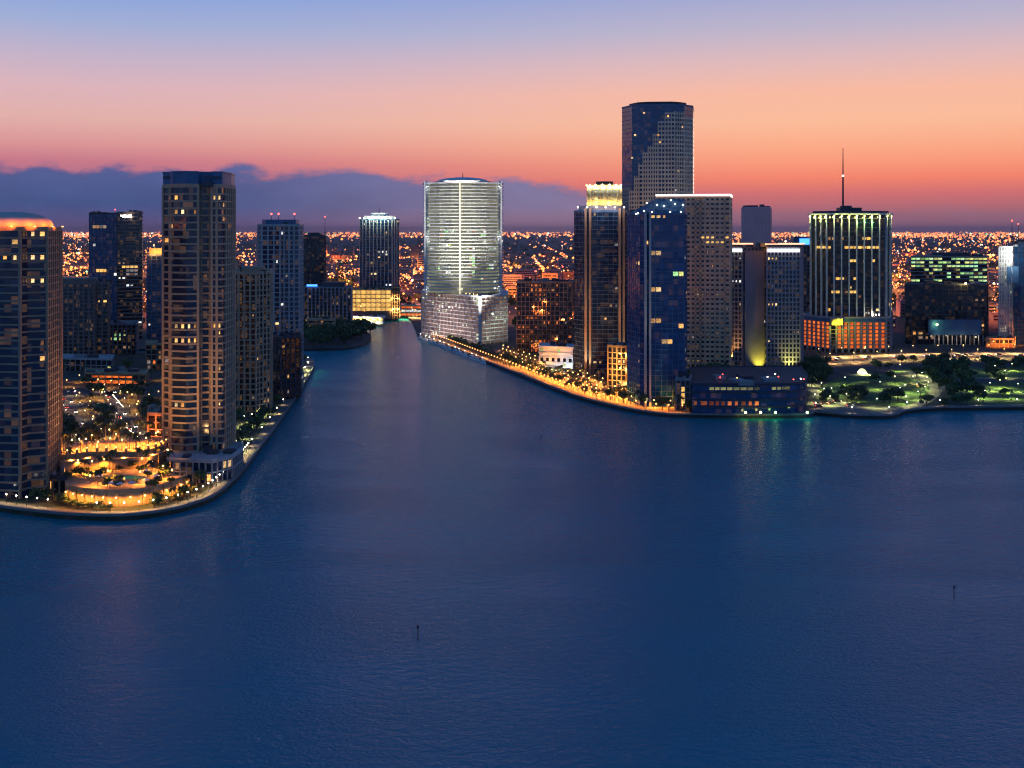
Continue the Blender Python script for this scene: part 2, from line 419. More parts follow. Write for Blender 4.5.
def water():
    m, nt, N, L, P = nm('bay_water')
    P.inputs['Base Color'].default_value = (.0,.225,.285,1); P.inputs['Roughness'].default_value = .17
    P.inputs['IOR'].default_value = 1.333; P.inputs['Specular IOR Level'].default_value = .32
    tc = N.new('ShaderNodeTexCoord')
    def wave(scale, sx, sy, rot, detail, dist=0.0):
        mp = N.new('ShaderNodeMapping'); mp.inputs['Scale'].default_value = (sx,sy,1); mp.inputs['Rotation'].default_value = (0,0,rot)
        L.new(tc.outputs['Object'], mp.inputs[0]); n = N.new('ShaderNodeTexNoise'); n.inputs['Scale'].default_value = scale
        n.inputs['Detail'].default_value = detail; n.inputs['Distortion'].default_value = dist; L.new(mp.outputs[0], n.inputs['Vector']); return n.outputs['Fac']
    a = wave(.9, 1, 1.5, .25, 4, .4); b = wave(.24, 1, 1.9, -.3, 3, .3); c = wave(.012, 1, 2.0, .5, 3)
    # gusts: patches of rougher and calmer water
    g = N.new('ShaderNodeMapRange'); g.inputs[1].default_value = .35; g.inputs[2].default_value = .65; g.inputs[3].default_value = .55; g.inputs[4].default_value = 1.15
    L.new(c, g.inputs[0])
    m1 = N.new('ShaderNodeMath'); m1.operation = 'MULTIPLY'; L.new(a, m1.inputs[0]); L.new(g.outputs[0], m1.inputs[1])
    m2 = N.new('ShaderNodeMath'); m2.operation = 'MULTIPLY_ADD'; m2.inputs[1].default_value = 1.0; L.new(b, m2.inputs[0]); L.new(m1.outputs[0], m2.inputs[2])
    bp = N.new('ShaderNodeBump'); bp.inputs['Strength'].default_value = 1; bp.inputs['Distance'].default_value = .45
    L.new(m2.outputs[0], bp.inputs['Height']); L.new(bp.outputs[0], P.inputs['Normal'])
    return m
M['water'] = water()
tag(MB().add([(-60000,-2000,0),(60000,-2000,0),(60000,3000,0),(-60000,3000,0)], [(0,1,2,3)]).obj('bay_water', M['water']), 'dark blue rippled bay and river mouth', kind='structure')

# ------------------------------------------------------------------ vegetation prototypes
HID = []
def make_palm(label, group, seed, h=9.0):
    r = random.Random(seed); t = thing('palm_tree', label, 'palm tree', (0,0,0), group)
    tr = MB(); x = y = 0; px = (0,0,0)
    bx, by = r.uniform(-.5,.5), r.uniform(-.5,.5)
    for i in range(1,6):
        q = (bx*(i/5)**2, by*(i/5)**2, h*i/5); tr.tube(px, q, .22-.02*i, .2-.02*i, 6); px = q
    tr.obj('trunk', M['bark'], t)
    c = MB()
    for k in range(17):
        a = 2*math.pi*k/17+r.uniform(-.2,.2); up = r.uniform(-.15,1.1); L_ = r.uniform(2.6,3.6); prev = None
        for i in range(7):
            u = i/6; rr = L_*u*math.cos(up*.6); z = h+L_*(math.sin(up)*u*.9-1.05*u*u*(.55+.25*math.cos(up)))
            w = .75*math.sin(math.pi*min(.12+u*.85,1))+.05; ca, sa = math.cos(a), math.sin(a)
            cur = [(bx+ca*rr-sa*w, by+sa*rr+ca*w, z-.32*w), (bx+ca*rr, by+sa*rr, z), (bx+ca*rr+sa*w, by+sa*rr-ca*w, z-.32*w)]
            if prev and i % 1 == 0: c.add(prev+cur, [(0,1,4,3),(1,2,5,4)])
            prev = cur
    c.obj('crown', M['frond'], t)
    return t
def make_tree(label, group, seed, h=9.0, rad=4.5, leaves=520, name='broadleaf_tree', cat='tree'):
    r = random.Random(seed); t = thing(name, label, cat, (0,0,0), group)
    tr = MB().tube((0,0,0),(0,0,h*.4),.35,.24,7); cl = []
    for k in range(6):
        a = 2*math.pi*k/6+r.uniform(-.4,.4); e = (math.cos(a)*rad*r.uniform(.4,.75), math.sin(a)*rad*r.uniform(.4,.75), h*r.uniform(.55,.85))
        tr.tube((0,0,h*.36), e, .17, .05, 5); cl.append((e, r.uniform(.3,.5)*rad))
    cl += [((0,0,h*.85), rad*.5), ((r.uniform(-1,1),r.uniform(-1,1),h*.65), rad*.6)]
    for k in range(5):
        a = r.uniform(0,6.28); cl.append(((math.cos(a)*rad*.8, math.sin(a)*rad*.8, h*r.uniform(.45,.8)), rad*.26))
    tr.obj('trunk', M['bark'], t)
    c = MB()
    for _ in range(leaves):
        (cx,cy,cz), cr = r.choice(cl)
        d = Vector((r.gauss(0,1),r.gauss(0,1),r.gauss(0,.75))).normalized()*cr*r.uniform(.5,1.05)
        p = Vector((cx,cy,cz))+d; n = (d.normalized()+Vector((r.uniform(-.8,.8),r.uniform(-.8,.8),r.uniform(-.2,.9)))).normalized()
        a = n.orthogonal().normalized(); b = n.cross(a); s = r.uniform(.35,.85)
        c.add([p-a*s-b*s*.6, p+a*s-b*s*.5, p+a*s*.8+b*s*.6, p-a*s*.7+b*s*.7], [(0,1,2,3)])
    c.obj('crown', M['leaf'], t)
    return t
PALMS, TREES, SHRUBS = {}, {}, {}
def plant(kind, x, y, label, group, s=1.0, z=LAND):
    D = {'palm':PALMS,'tree':TREES,'shrub':SHRUBS}[kind]
    v = R.randrange(3); k = v
    if k not in D:
        D[k] = make_palm(label, group, 40+v, 8+1.5*v) if kind == 'palm' else (make_tree(label, group, 60+v, 8+1.2*v, 4+.5*v) if kind == 'tree' else make_tree(label, group, 80+v, 6.5, 4.5+.5*v, 320, 'shrub', 'shrub'))
        o = D[k]; o.location = (x,y,z); o.rotation_euler = (0,0,R.uniform(0,6.28)); o.scale = (s,s,s); o['base'] = 1
        return o
    return copy_tree(D[k], (x,y,z), R.uniform(0,6.28), label=label, scale=s, group=group)

# ------------------------------------------------------------------ street furniture prototypes
LAMPS = {}
def lamp(kind, x, y, label, group, z=LAND, light=True):
    "kind: (height, globe material, light colour, power)"
    nm_, h, gm, col, pw, rad, an = kind; k = (kind, light)
    if k not in LAMPS:
        t = thing(nm_, label, 'lamp', (x,y,z), group)
        MB().tube((0,0,0),(0,0,h),.10,.06,6).tube((0,0,0),(0,0,.5),.2,.14,6).obj('post', M['steel'], t)
        MB().ball((0,0,h+rad*.9),rad,8,6).obj('globe', M[gm], t)
        if light: point(col, pw, (0,0,h-.35), t, .25, 'down', an)
        LAMPS[k] = t; return t
    return copy_tree(LAMPS[k], (x,y,z), label=label, group=group)
ESP = ('bollard_lamp',3.6,'l_white',(1,.72,.36),1100,.30,132); AMB = ('quay_lamp',4.2,'l_amber',(1,.32,.04),3600,.5,132); GOLD = ('garden_lamp',4.8,'l_warm',(1,.35,.04),8000,.42,158)
PARK = ('park_lamp',5.5,'l_park',(.95,1,.35),8500,.28,160); STREET = ('street_lamp',8.0,'l_warm',(1,.6,.22),42000,.40,156); DRIVE = ('drive_lamp',5.0,'l_drive',(1,.6,.25),5000,.26,150)
UPL = []
def uplight(x, y, label, group, z=LAND, power=5000):
    "a small amber flood set in the ground under a palm"
    if UPL: return copy_tree(UPL[0], (x,y,z), label=label, group=group)
    t = thing('ground_floodlight', label, 'floodlight', (x,y,z), group); UPL.append(t)
    MB().tube((0,0,-.1),(0,0,.35),.22,.28,8).obj('housing', M['steel'], t); MB().tube((0,0,.352),(0,0,.40),.24,.24,8).obj('lens', M['l_amber'], t)
    point((1,.36,.045), power*1.7, (0,0,.7), t, .2, 'up', 140); return t
TIGHT = 1
# ================================================================== TOWERS, LEFT ISLAND
Z = LAND
# R: cut by the left edge of the picture, orange-lit dome
t = Tower('apartment_tower', 'tall dark apartment tower at far left under an orange-lit domed roof', 'apartment tower',
          FP((-70,470),(-8,468),(0,463),(20,462),(28,467),(47,470),(59,492),(61,510),(-62,510)), Z, gz(230,468), 3.3, 'g_blue', 'tan', 'tan', so=.35, st=.75, po=.5, pw=1.2, ps=4.0, pier_skip={2,4}, rng=random.Random(3))
t.lights(46, ('w_warm','w_warm','w_dim','w_warm','w_dim'))
t.row(4, t.nf-4, 0, 4, 'w_warm', wf=.6, hf=.8); t.row(4, t.nf-7, 0, 3, 'w_warm', wf=.5, hf=.7)
dm = MB(); vs = []; xc = gx(13,480)-t.c[0]
t.block('roof_storey', .66, .1, 3.0, 'tan')
dm.ball((xc,-1,t.h+2.4), 17.0, 28, 12, .33)
t.part('roof_dome', dm, 'domeskin', True)
for k in range(8):
    a = math.radians(-165+k*25); cx, cyy = math.cos(a), math.sin(a)
    t.part('roof_flood', MB().box(xc+21.2*cx,-1+21.2*cyy,t.h+1.5,.7,.7,.5,a), 'l_amber')
    spot((1,.20,.015), 3000, (t.c[0]+xc+20.4*cx,t.c[1]-1+20.4*cyy,t.z0+t.h+2.2), (t.c[0]+xc+10*cx,t.c[1]-1+10*cyy,t.z0+t.h+5), 135)
# Q: the main tower on the island
t = Tower('apartment_tower', 'tallest beige apartment tower on the island with rounded balcony bays and a solid top band', 'apartment tower',
          FP((163.5,518),(170,516),(173,512),(186,510),(198,512),(201,516),(210,517),(212,514),(222,514),(225,518),(231,528),(234.5,540),(167,546)), Z, gz(187,514), 3.3, 'g_blue', 'beige', 'beige', so=.45, st=.8, po=.6, pw=1.1, ps=3.0, pier_skip={2,3,8}, rng=random.Random(11))
t.lights(40, ('w_warm','w_dim','w_dim','w_warm'), hi=.97)
for fl, e, k0, k1 in ((t.nf-2,1,0,1),(t.nf-2,2,0,1),(t.nf-2,7,0,2),(t.nf-4,2,0,2),(t.nf-4,3,1,3),(t.nf-20,1,0,1),(t.nf-20,2,0,2),(t.nf-20,3,0,2),(t.nf-22,2,0,2),(t.nf-22,3,0,2),(t.nf-22,1,0,1),(t.nf-20,7,0,3),(9,2,0,2),(14,7,1,2)):
    t.row(e, fl, k0, k1, 'w_warm', wf=.62, hf=.8)
t.block('crown_wall', 1.01, 1.0, 6.6, 'blue')
t.block('crown_cornice', 1.03, 6.6, 7.3, 'blue')
for k in range(3): t.part('crown_opening', MB().box(gx(167+k*2.6,514)-t.c[0], 509.6-t.c[1], t.h+4.2, .8,.5,1.6), 'dark')
for k in range(6): t.part('crown_opening', MB().box(gx(206+k*2.8,514)-t.c[0], 513.0-t.c[1], t.h+4.4, .7,.5,1.3), 'dark')
# its podium
t = Tower('podium_building', 'white colonnaded podium with blue flat roof below the tallest island tower', 'podium',
          FP((168,494),(212,490),(232,500),(242,518),(242,530),(168,530)), Z, 11.5, 4.2, 'g_blue', 'pale', 'pale', so=.5, st=.6, po=.4, pw=.6, ps=3.2, rng=random.Random(5))
t.lights(8, ('w_warm','w_dim'))
# P
t = Tower('apartment_tower', 'lower beige apartment tower with square window grid right of the tallest island tower', 'apartment tower',
          FP((233,664),(256,664),(259,668),(270,676),(272,705),(236,708)), Z, gz(274,664), 3.2, 'g_brown', 'beige', 'beige', so=.35, st=.8, po=.45, pw=1.2, ps=3.3, rng=random.Random(8))
t.lights(22, ('w_warm','w_dim','w_dim')); t.block('penthouse', .6, .2, 4, 'tan')
# O
t = Tower('apartment_tower', 'slim blue and beige tower with roof antennas beside the narrow channel', 'apartment tower',
          FP((258,772),(262,764),(280,764),(284,767),(299,769),(303,785),(302,800),(260,802)), Z, gz(226,768), 3.3, 'g_blue', 'pale', 'pale', so=.4, st=.7, po=.4, pw=1.0, ps=3.6, rng=random.Random(13))
t.lights(30, ('w_warm','w_dim','w_white','w_dim')); t.block('penthouse', .82, .2, 4.5, 'blue')
for x, y in ((-6,-4),(0,-8),(10,-3)): t.mast(x, y, 4.4, 8.5, .25)
t = Tower('apartment_block', 'dark lower block at the foot of the slim blue and beige tower', 'apartment block',
          FP((268,735),(281,728),(300,742),(301,760),(270,760)), Z, gz(338,735), 3.3, 'g_black', 'dark', 'dark', so=.3, st=.6, po=.3, pw=1.0, ps=4)
t.lights(7, ('w_warm','w_dim'))
# T, U
t = Tower('apartment_block', 'brown stepped apartment block behind the far left tower', 'apartment block',
          FP((58,935),(94,935),(96,942),(108,944),(110,975),(60,975)), Z, gz(284,937), 3.3, 'g_brown', 'brown', 'brown', so=.3, st=.8, po=.4, pw=1.3, ps=4.2, rng=random.Random(21))
t.lights(20, ('w_warm','w_dim','w_dim')); t.block('penthouse', .7, .2, 4.5, 'brown', -5)
t = Tower('apartment_block', 'narrow blue-grey block with an orange-lit roof storey, left of the tallest island tower', 'apartment block',
          FP((147,985),(166,985),(168,1010),(149,1012)), Z, gz(256,985), 3.3, 'g_blue', 'blue', 'blue', so=.4, st=.8, po=.3, pw=.9, ps=4.2, rng=random.Random(22))
t.lights(10, ('w_warm','w_dim','w_white')); o = t.block('roof_storey', .8, .2, 7, 'sand'); point((1,.25,.05), 9000, (0,-16,t.h+3), t.root); point((1,.25,.05), 9000, (6,-16,t.h+4), t.root)
# S
t = Tower('office_tower', 'dark blue glass office tower at left, taller slab of the pair', 'office tower',
          FP((89,1150),(117,1146),(119,1180),(91,1186)), Z, gz(214,1150), 3.8, 'g_deep', 'dark', 'dark', so=.12, st=.35, po=.15, pw=.25, ps=4, rng=random.Random(31))
t.lights(16, ('w_white','w_warm','w_dim')); t.row(0, t.nf-4, 1, 5, 'w_dim'); t.row(0, t.nf-16, 2, 5, 'w_gold'); t.mast(10,5,1,5,.3)
t = Tower('office_tower', 'banded office tower with a white lit sign on its top edge at left', 'office tower',
          FP((117.5,1135),(142,1140),(143,1175),(120,1180)), Z, gz(213,1137), 3.8, 'g_brown', 'brown', None, so=.35, st=1.3, po=.3, pw=.5, ps=4, rng=random.Random(32))
t.lights(38, ('w_warm','w_dim','w_white','w_dim'))
for k in range(3): t.row(0, int(t.nf*.58), 1+k, 5, 'w_gold') if k == 0 else t.row(0, int(t.nf*.58)-k, 2, 5, 'w_dim')
for x, w, h in ((-3.6,2.2,2.4),(-1.0,2.0,2.0),(1.5,2.2,2.4),(4.0,1.8,2.0),(6.9,2.6,2.6)): t.part('sign_letter', MB().box(x,-21.6,t.h-3.2,w,.6,h), 'l_white')
for px, D, tx, td, tz, pw in ((150,480,185,516,45,26000),(158,470,200,516,70,30000),(120,500,57,480,40,30000),(110,520,56,485,70,30000),(205,486,215,516,40,9000)):
    spot((1,.55,.2), pw, (gx(px,D),D,16), (gx(tx,td),td,tz), 70, None, 1)  # added warm fill on the two left towers, in place of city glow
# golden and orange low buildings inland on the island
def low(name, label, cat, fp, z1, core, slab, pier, lights, mats, z0=Z, **kw):
    q = dict(so=.3, st=.6, po=.3, pw=.8, ps=4.5); q.update(kw)
    b = Tower(name, label, cat, fp, z0, z1, 3.6, core, slab, pier, rng=random.Random(len(label)*7), **q)
    b.lights(lights, mats); return b
ar = low('arcade_building', 'long low arcade with orange-lit front behind the island palm trees', 'arcade', FP((85,806),(146,800),(148,824),(86,830)), Z+7.5, 'g_brown', 'sand', 'sand', 0, ('w_orange',), ps=5)
ar.row(0,0,0,40,'w_orange',hf=.8); ar.row(0,1,1,7,'w_orange',hf=.5)
b = low('townhouse_block', 'small orange-lit pavilion beside the foot of the tallest island tower', 'pavilion', FP((148,582),(164,580),(165,604),(149,606)), Z+15, 'g_brown', 'sand', 'sand', 6, ('w_orange',), ps=4)
point((1,.2,.05), 5000, (0,-17,5), b.root); point((1,.25,.08), 5000, (5,-17,11), b.root)
b = low('low_rise_building', 'long pale flat-roofed hall behind the brown stepped block', 'hall', FP((60,885),(112,878),(114,905),(60,912)), Z+9, 'g_dark', 'pale', 'grey', 14, ('w_green','w_dim'))
b = low('low_rise_building', 'low building with greenish lit rooms left of the arcade street', 'low building', FP((104,1010),(136,1005),(138,1035),(106,1040)), Z+26, 'g_dark', 'grey', 'grey', 24, ('w_green','w_gold','w_dim'))
b = low('low_rise_building', 'low orange-lit parking building just left of the tallest island tower', 'parking building', FP((146,890),(168,888),(170,915),(148,918)), Z+20, 'g_brown', 'sand', 'brown', 30, ('w_orange','w_dim'))
# ================================================================== POOL TERRACE
arc = smoothpl([gp(66,500,Z),gp(84,504,Z),gp(112,506.5,Z),(gp(140,505,Z)),gp(165,499,Z),gp(186,490,Z)],4)
inn = [gp(190,478,8)]+[gp(150,462,10),gp(100,462,10),gp(64,470,10)]
deck = ccw(arc+inn)
tr = thing('pool_terrace', 'golden-lit stone terrace with curved front wall and green pool on the island tip', 'terrace', (0,0,0))
MB().prism(deck, Z-.2, 8).obj('terrace_wall', M['sand'], tr)
MB().strip(arc, -.15, .35, 8.004, 9.0).obj('balustrade', M['sand'], tr)
for i, (x,y,a) in enumerate(along(arc, 5.2, 2)):
    nx, ny = math.sin(a), -math.cos(a)
    MB().box(x+nx*.25,y+ny*.25,5.0,.9,.5,5.6,a).obj('buttress', M['sand'], tr)
    o = MB().ball((x+nx*1.4,y+ny*1.4,6.1),.33).obj('wall_lamp', M['l_warm'], tr)
    point((1,.38,.05), 4200, (x+nx*3.2,y+ny*3.2,7.2), tr, angle=160)
pc = gp(126,478,8.1)
el = [(pc[0]+7.5*math.cos(a*math.pi/9)+.8*math.cos(3*a*math.pi/9), pc[1]+3.6*math.sin(a*math.pi/9)) for a in range(18)]
MB().ring(offset(el,.7), el, 8.02, 8.35).obj('pool_rim', M['paving'], tr)
pm, nt, N, L, P = nm('pool_water'); P.inputs['Base Color'].default_value = (.005,.16,.12,1); P.inputs['Roughness'].default_value = .08
P.inputs['Emission Color'].default_value = (.01,.5,.33,1); P.inputs['Emission Strength'].default_value = .16
MB().prism(el, 8.03, 8.2).obj('pool', pm, tr)
hw = smoothpl([gp(62,470,8),gp(80,467,8),gp(100,465.5,8),gp(128,466,8),gp(150,463,8),gp(166,457,8)],4)
tu = thing('garden_wall', 'upper golden garden wall with lamp columns behind the green pool', 'wall', (0,0,0))
MB().strip(hw, -.6, .6, 7.9, 14.5).obj('wall', M['sand'], tu)
for i, (x,y,a) in enumerate(along(hw, 4.6, 2)):
    nx, ny = math.sin(a), -math.cos(a)
    c = MB().box(x+nx*.9,y+ny*.9,12,.8,.8,8.4,a).obj('column', M['sand'], tu)
    MB().ball((x+nx*.9,y+ny*.9,16.6),.32).obj('lamp', M['l_warm'], c)
    if i % 2 == 0: point((1,.38,.05), 7000, (x+nx*4.2,y+ny*4.2,13.0), tu, angle=165)
    else: point((1,.38,.05), 4600, (x-nx*2.5,y-ny*2.5,16.2), tu, angle=160)
court = ccw([gp(60,462,13),gp(100,459,13),gp(150,456,13),gp(170,448,13),gp(166,436,13),gp(64,442,13)])
tag(MB().prism(court, Z, 12.6).obj('garden_court', M['sand']), 'paved upper court behind the golden garden wall', kind='structure')
for px, py in ((72,451),(86,450),(98,453),(110,449),(122,451),(134,448),(146,449),(156,444),(92,446),(116,445),(140,444)):
    x, y = gp(px,py,12.6); lamp(GOLD, x, y, 'golden globe lamp on the court above the pool', 'lamps on the golden court', 12.6)
for px, py in ((78,472),(92,473),(104,471),(142,470),(152,473),(163,478),(172,482),(108,483),(140,484),(90,488)):
    x, y = gp(px,py,8.02); lamp(GOLD, x, y, 'golden globe lamp on the pool deck', 'lamps on the pool deck', 8.02)
for px, py in ((70,468),(84,478),(98,477),(147,468),(158,467),(170,472),(108,470),(113,471),(138,468),(98,486),(150,482)):
    x, y = gp(px,py,8.02); plant('palm', x, y, 'palm tree on the golden pool terrace', 'palms on the pool terrace', .8, 8.02)
for px, py in ((64,452),(80,446),(96,447),(106,444),(126,445),(138,441),(150,440),(160,437),(88,442),(118,441)):
    x, y = gp(px,py,12.6); plant('palm', x, y, 'palm tree on the court above the pool wall', 'palms on the golden court', .9, 12.6)
for px, py in ((64,452),(80,446),(96,447),(106,444),(126,445),(138,441),(150,440),(160,437),(88,442),(118,441)):
    x, y = gp(px,py,12.6); uplight(x+1.2, y-1.6, 'amber floodlight under a palm of the upper court', 'floodlights on the golden court', 12.6)
for px, py in ((70,468),(84,478),(98,477),(147,468),(158,467),(170,472)):
    x, y = gp(px,py,8.02); uplight(x+1.2, y-1.6, 'amber floodlight under a palm of the pool terrace', 'floodlights on the pool terrace', 8.02)
for i,(x,y,a) in enumerate(along(offline(arc,-4.5), 2.6, 2)):
    px = 512+x*F/y
    if px < 118 or px > 150: plant('shrub', x+R.uniform(-1,1), y+R.uniform(-1.5,1), 'low dark bush before the curved terrace wall', 'bushes before the terrace wall', R.uniform(.3,.5))
for _ in range(40):
    px, py = R.uniform(64,172), R.uniform(466,488); x, y = gp(px,py,8.02)
    if (x-pc[0])**2/80+(y-pc[1])**2/25 > 1: plant('shrub', x, y, 'small planted shrub on the pool terrace', 'shrubs on the pool terrace', R.uniform(.25,.55), 8.02)
for _ in range(24):
    px, py = R.uniform(62,166), R.uniform(438,455); x, y = gp(px,py,12.6); plant('palm', x, y, 'palm tree on the court above the pool wall', 'palms on the golden court', R.uniform(.6,.95), 12.6)
# parasols on the deck
pp = None
for px, py in ((112,488),(120,489),(132,488),(146,485),(156,481),(100,481),(146,476)):
    x, y = gp(px,py,8.02)
    if pp is None:
        pp = thing('parasol', 'cream parasol on the pool deck', 'parasol', (x,y,8.02), 'parasols round the pool')
        MB().tube((0,0,0),(0,0,2.6),.05,.05,5).obj('pole', M['steel'], pp)
        MB().tube((0,0,2.2),(0,0,3.0),1.7,.06,8).obj('canopy', M['white'], pp)
    else: copy_tree(pp, (x,y,8.02))
# house at the foot of the far left tower
b = low('pavilion', 'dark flat-roofed pavilion between the far left tower and the pool terrace', 'pavilion', FP((47,475),(66,470),(70,486),(50,492)), Z+6, 'g_brown', 'dark', 'tan', 3, ('w_warm',))
# island roads: two lamp-lined drives and the street behind
def road(pts, w, label, z=Z, name='island_road'):
    pl = [gp(x,y,z) for x,y in pts]
    tag(MB().strip(smoothpl(pl), -w/2, w/2, z-.3, z+.06).obj(name, M['asphalt']), label, kind='structure'); return smoothpl(pl)
r1 = road([(92,440),(84,430),(76,420),(70,408),(66,396)], 8, 'left asphalt drive between lamp rows on the island')
r2 = road([(146,445),(138,434),(126,422),(118,410),(112,398),(112,390)], 8, 'curving asphalt drive lined with white lamps on the island')
r3 = road([(60,392),(100,393),(165,391),(240,388)], 14, 'street crossing the island behind the palms')
r4 = [r1[0],r1[1]]
for rd, nmx in ((r1,'left'),(r2,'curving')):
    for side in (-5,5):
        for x,y,a in along(offline(rd,side), 19 if side > 0 else 34, 3):
            lamp(DRIVE, x, y, 'street lamp lining the %s drive on the island' % nmx, 'lamps on the %s island drive' % nmx)
# glowing kerb rails seen as light strings
for px0,py0,px1,py1,lb in ((76,441,84,452,'light string on the left drive'),(122,429,137,443,'light string by the curving drive near the court'),(113,400,123,412,'light string at the far bend of the curving drive')):
    a, b_ = gp(px0,py0,Z), gp(px1,py1,Z); q = thing('light_string', 'white '+lb, 'light string', (a[0],a[1],Z))
    n = 9
    for i in range(n):
        x, y = (b_[0]-a[0])*i/(n-1), (b_[1]-a[1])*i/(n-1)
        p = MB().tube((x,y,0),(x,y,3.2),.06,.06,5).obj('post', M['steel'], q); MB().ball((x,y,3.4),.3).obj('globe', M['l_drive'], p)
    MB().tube((0,0,3.2),(b_[0]-a[0],b_[1]-a[1],3.2),.10,.10,5).obj('cable', M['strip_white'], q)
# esplanade lamps round the island and the wall of shrubs behind it
isl = offline(ISLEDGE, 4.6)
for i,(x,y,a) in enumerate(along(isl, 5.6, 20)):
    px = 512+x*F/y
    if -12 < px < 316 and (px < 250 or i % 6 == 0):
        if (46 < px < 84 and i % 4) : continue
        lamp(ESP, x, y, 'white globe lamp on the island seawall' if px < 215 else 'white globe lamp on the channel side of the island', 'white lamps on the island seawall' if px < 215 else 'white lamps on the channel esplanade')
def inpoly(p, poly):
    c = False
    for i in range(len(poly)):
        a, b = poly[i-1], poly[i]
        if (a[1] > p[1]) != (b[1] > p[1]) and p[0] < (b[0]-a[0])*(p[1]-a[1])/(b[1]-a[1])+a[0]: c = not c
    return c
BLOCKS = []
for o in list(COL.objects):
    if o.name.split('.')[0] == 'glazed_body':
        w = o.parent.location; BLOCKS.append([(v.co.x+w.x, v.co.y+w.y) for v in o.data.vertices if v.co.z < .01])
BLOCKS += [offset(deck,1), offset(court,1.5)]
def free(x, y, m=2.5): return not any(inpoly((x,y), offset(b,m)) for b in BLOCKS)
def onroad(x, y, rds, w):
    return any((x-p[0])**2+(y-p[1])**2 < w*w for rd in rds for p in rd)
ISLAND_ROADS = [[(p[0],p[1]) for p in along(r,4)] for r in (r1,r2,r3,r4)]
cnt = 0
for i,(x,y,a) in enumerate(along(offline(ISLEDGE, 11), 5.5, 60)):
    px = 512+x*F/y
    if -20 < px < 315 and free(x,y,3.5):
        k = 'palm' if R.random() < .35 else 'tree'
        plant(k, x+R.uniform(-2,2), y+R.uniform(-1,3), ('palm tree' if k=='palm' else 'dark tree')+' behind the island esplanade', ('palms' if k=='palm' else 'trees')+' behind the island esplanade', R.uniform(.45,.75))
for _ in range(2200):
    px, py = R.uniform(56,300), R.uniform(366,446)
    x, y = gp(px,py,Z)
    if not inpoly((x,y), offset(ccw(ISLW),-9)) or not free(x,y,4) or onroad(x,y,ISLAND_ROADS,6.5): continue
    if px > 165 and R.random() < .3: continue
    if y > 690 and R.random() < .55: continue
    cnt += 1
    if cnt > 165: break
    k = 'palm' if R.random() < .6 else 'tree'; far = y > 690
    w = 'inland on the island' if far else 'among the island drives'
    plant(k, x, y, ('palm tree ' if k=='palm' else 'leafy tree ')+w, ('palms ' if k=='palm' else 'trees ')+w, R.uniform(.65,1.1))
for _ in range(44):
    px, py = R.uniform(62,165), R.uniform(378,440); x, y = gp(px,py,Z)
    if free(x,y,3) and not onroad(x,y,ISLAND_ROADS,6): lamp(GOLD, x, y, 'amber lamp standing among the island trees', 'lamps among the island trees')
for px, py in ((244,426),(252,424),(262,416),(278,398),(297,382),(304,375),(308,370),(240,440),(236,452),(228,468),(222,478)):
    x, y = gp(px,py,Z); lamp(PARK, x, y, 'lamp in the garden between the channel esplanade and the towers', 'lamps in the channel garden')
# ================================================================== CENTRE
# N: tower with lit crown and golden hall
t = Tower('apartment_tower', 'blue tower with white-lit crown above a golden glass hall, left of the river end', 'apartment tower',
          FP((360,1440),(366,1434),(392,1434),(399,1442),(399,1475),(360,1478)), Z, gz(220,1437), 3.5, 'g_blue', 'blue', 'pale', so=.25, st=.6, po=.6, pw=1.1, ps=4.6, rng=random.Random(41))
t.lights(34, ('w_warm','w_dim','w_dim','w_white')); t.block('crown', .8, .2, 5.5, 'white'); t.block('crown_drum', .45, 5.5, 9.5, 'white'); t.mast(0,0,9.5,17,.5,False)
for x in (-20,-10,0,10,20): point((.85,1,.75), 5000, (x,-23,t.h+2.5), t.root)
for k in range(9): t.part('crown_lamp', MB().ball((-23+k*5.7,-20.2,t.h+2.3),.9), 'l_white')
for k in range(7): t.row(1, 1+R.randrange(3), k, k+1, 'w_gold')
b = Tower('banquet_hall', 'golden backlit glass hall at the foot of the white-crowned tower', 'hall', FP((351,1392),(391,1390),(392,1425),(352,1428)), Z+10, gz(290,1391), 5.2, 'g_brown', 'sand', 'sand', so=.4, st=.7, po=.4, pw=.8, ps=6.2)
for f in range(b.nf): b.row(0, f, 0, 30, 'w_gold')
MB().prism(b.p, -10, 0).obj('plinth', M['brown'], b.root)
b = Tower('tower_annex', 'slim gold-lit pier building right of the golden glass hall', 'annex', FP((392.5,1392),(399.5,1392),(400,1420),(393,1422)), Z, gz(288,1392), 4, 'g_brown', 'sand', 'sand', so=.3, st=.6, po=.3, pw=.7, ps=3)
for x in (-3,3): point((1,.6,.2), 9000, (x,-19,12), b.root); point((1,.6,.2), 7000, (x,-19,26), b.root)
# buildings left of the river end
t = Tower('office_block', 'dark office slab rising behind the slim blue and beige tower', 'office block', FP((303,1290),(324,1286),(326,1320),(304,1322)), Z, gz(236,1290), 3.6, 'g_black', 'dark', 'dark', so=.2, st=.5, po=.2, pw=.6, ps=5, rng=random.Random(42))
t.lights(8, ('w_dim','w_warm')); t.block('penthouse', .6, .2, 4, 'dark')
t = Tower('office_block', 'mid-rise colonnaded building with a blue lit strip on its roof edge', 'office block', FP((304,1255),(351,1250),(352,1285),(305,1290)), Z, gz(288,1252), 3.8, 'g_dark', 'grey', 'purple', so=.2, st=.5, po=.7, pw=1.5, ps=4.6, rng=random.Random(43))
t.lights(26, ('w_warm','w_white','w_dim','w_dim')); t.part('roof_sign', MB().box(-15,-19,t.h+3,12,.5,2.2), 'l_blue'); t.block('penthouse', .5, .2, 6, 'dark', 6)
t.part('sign_lamp', MB().ball((-14,-20.5,6),1.6), 'l_yellow'); point((.8,1,.3), 9000, (-14,-22,6), t.root)
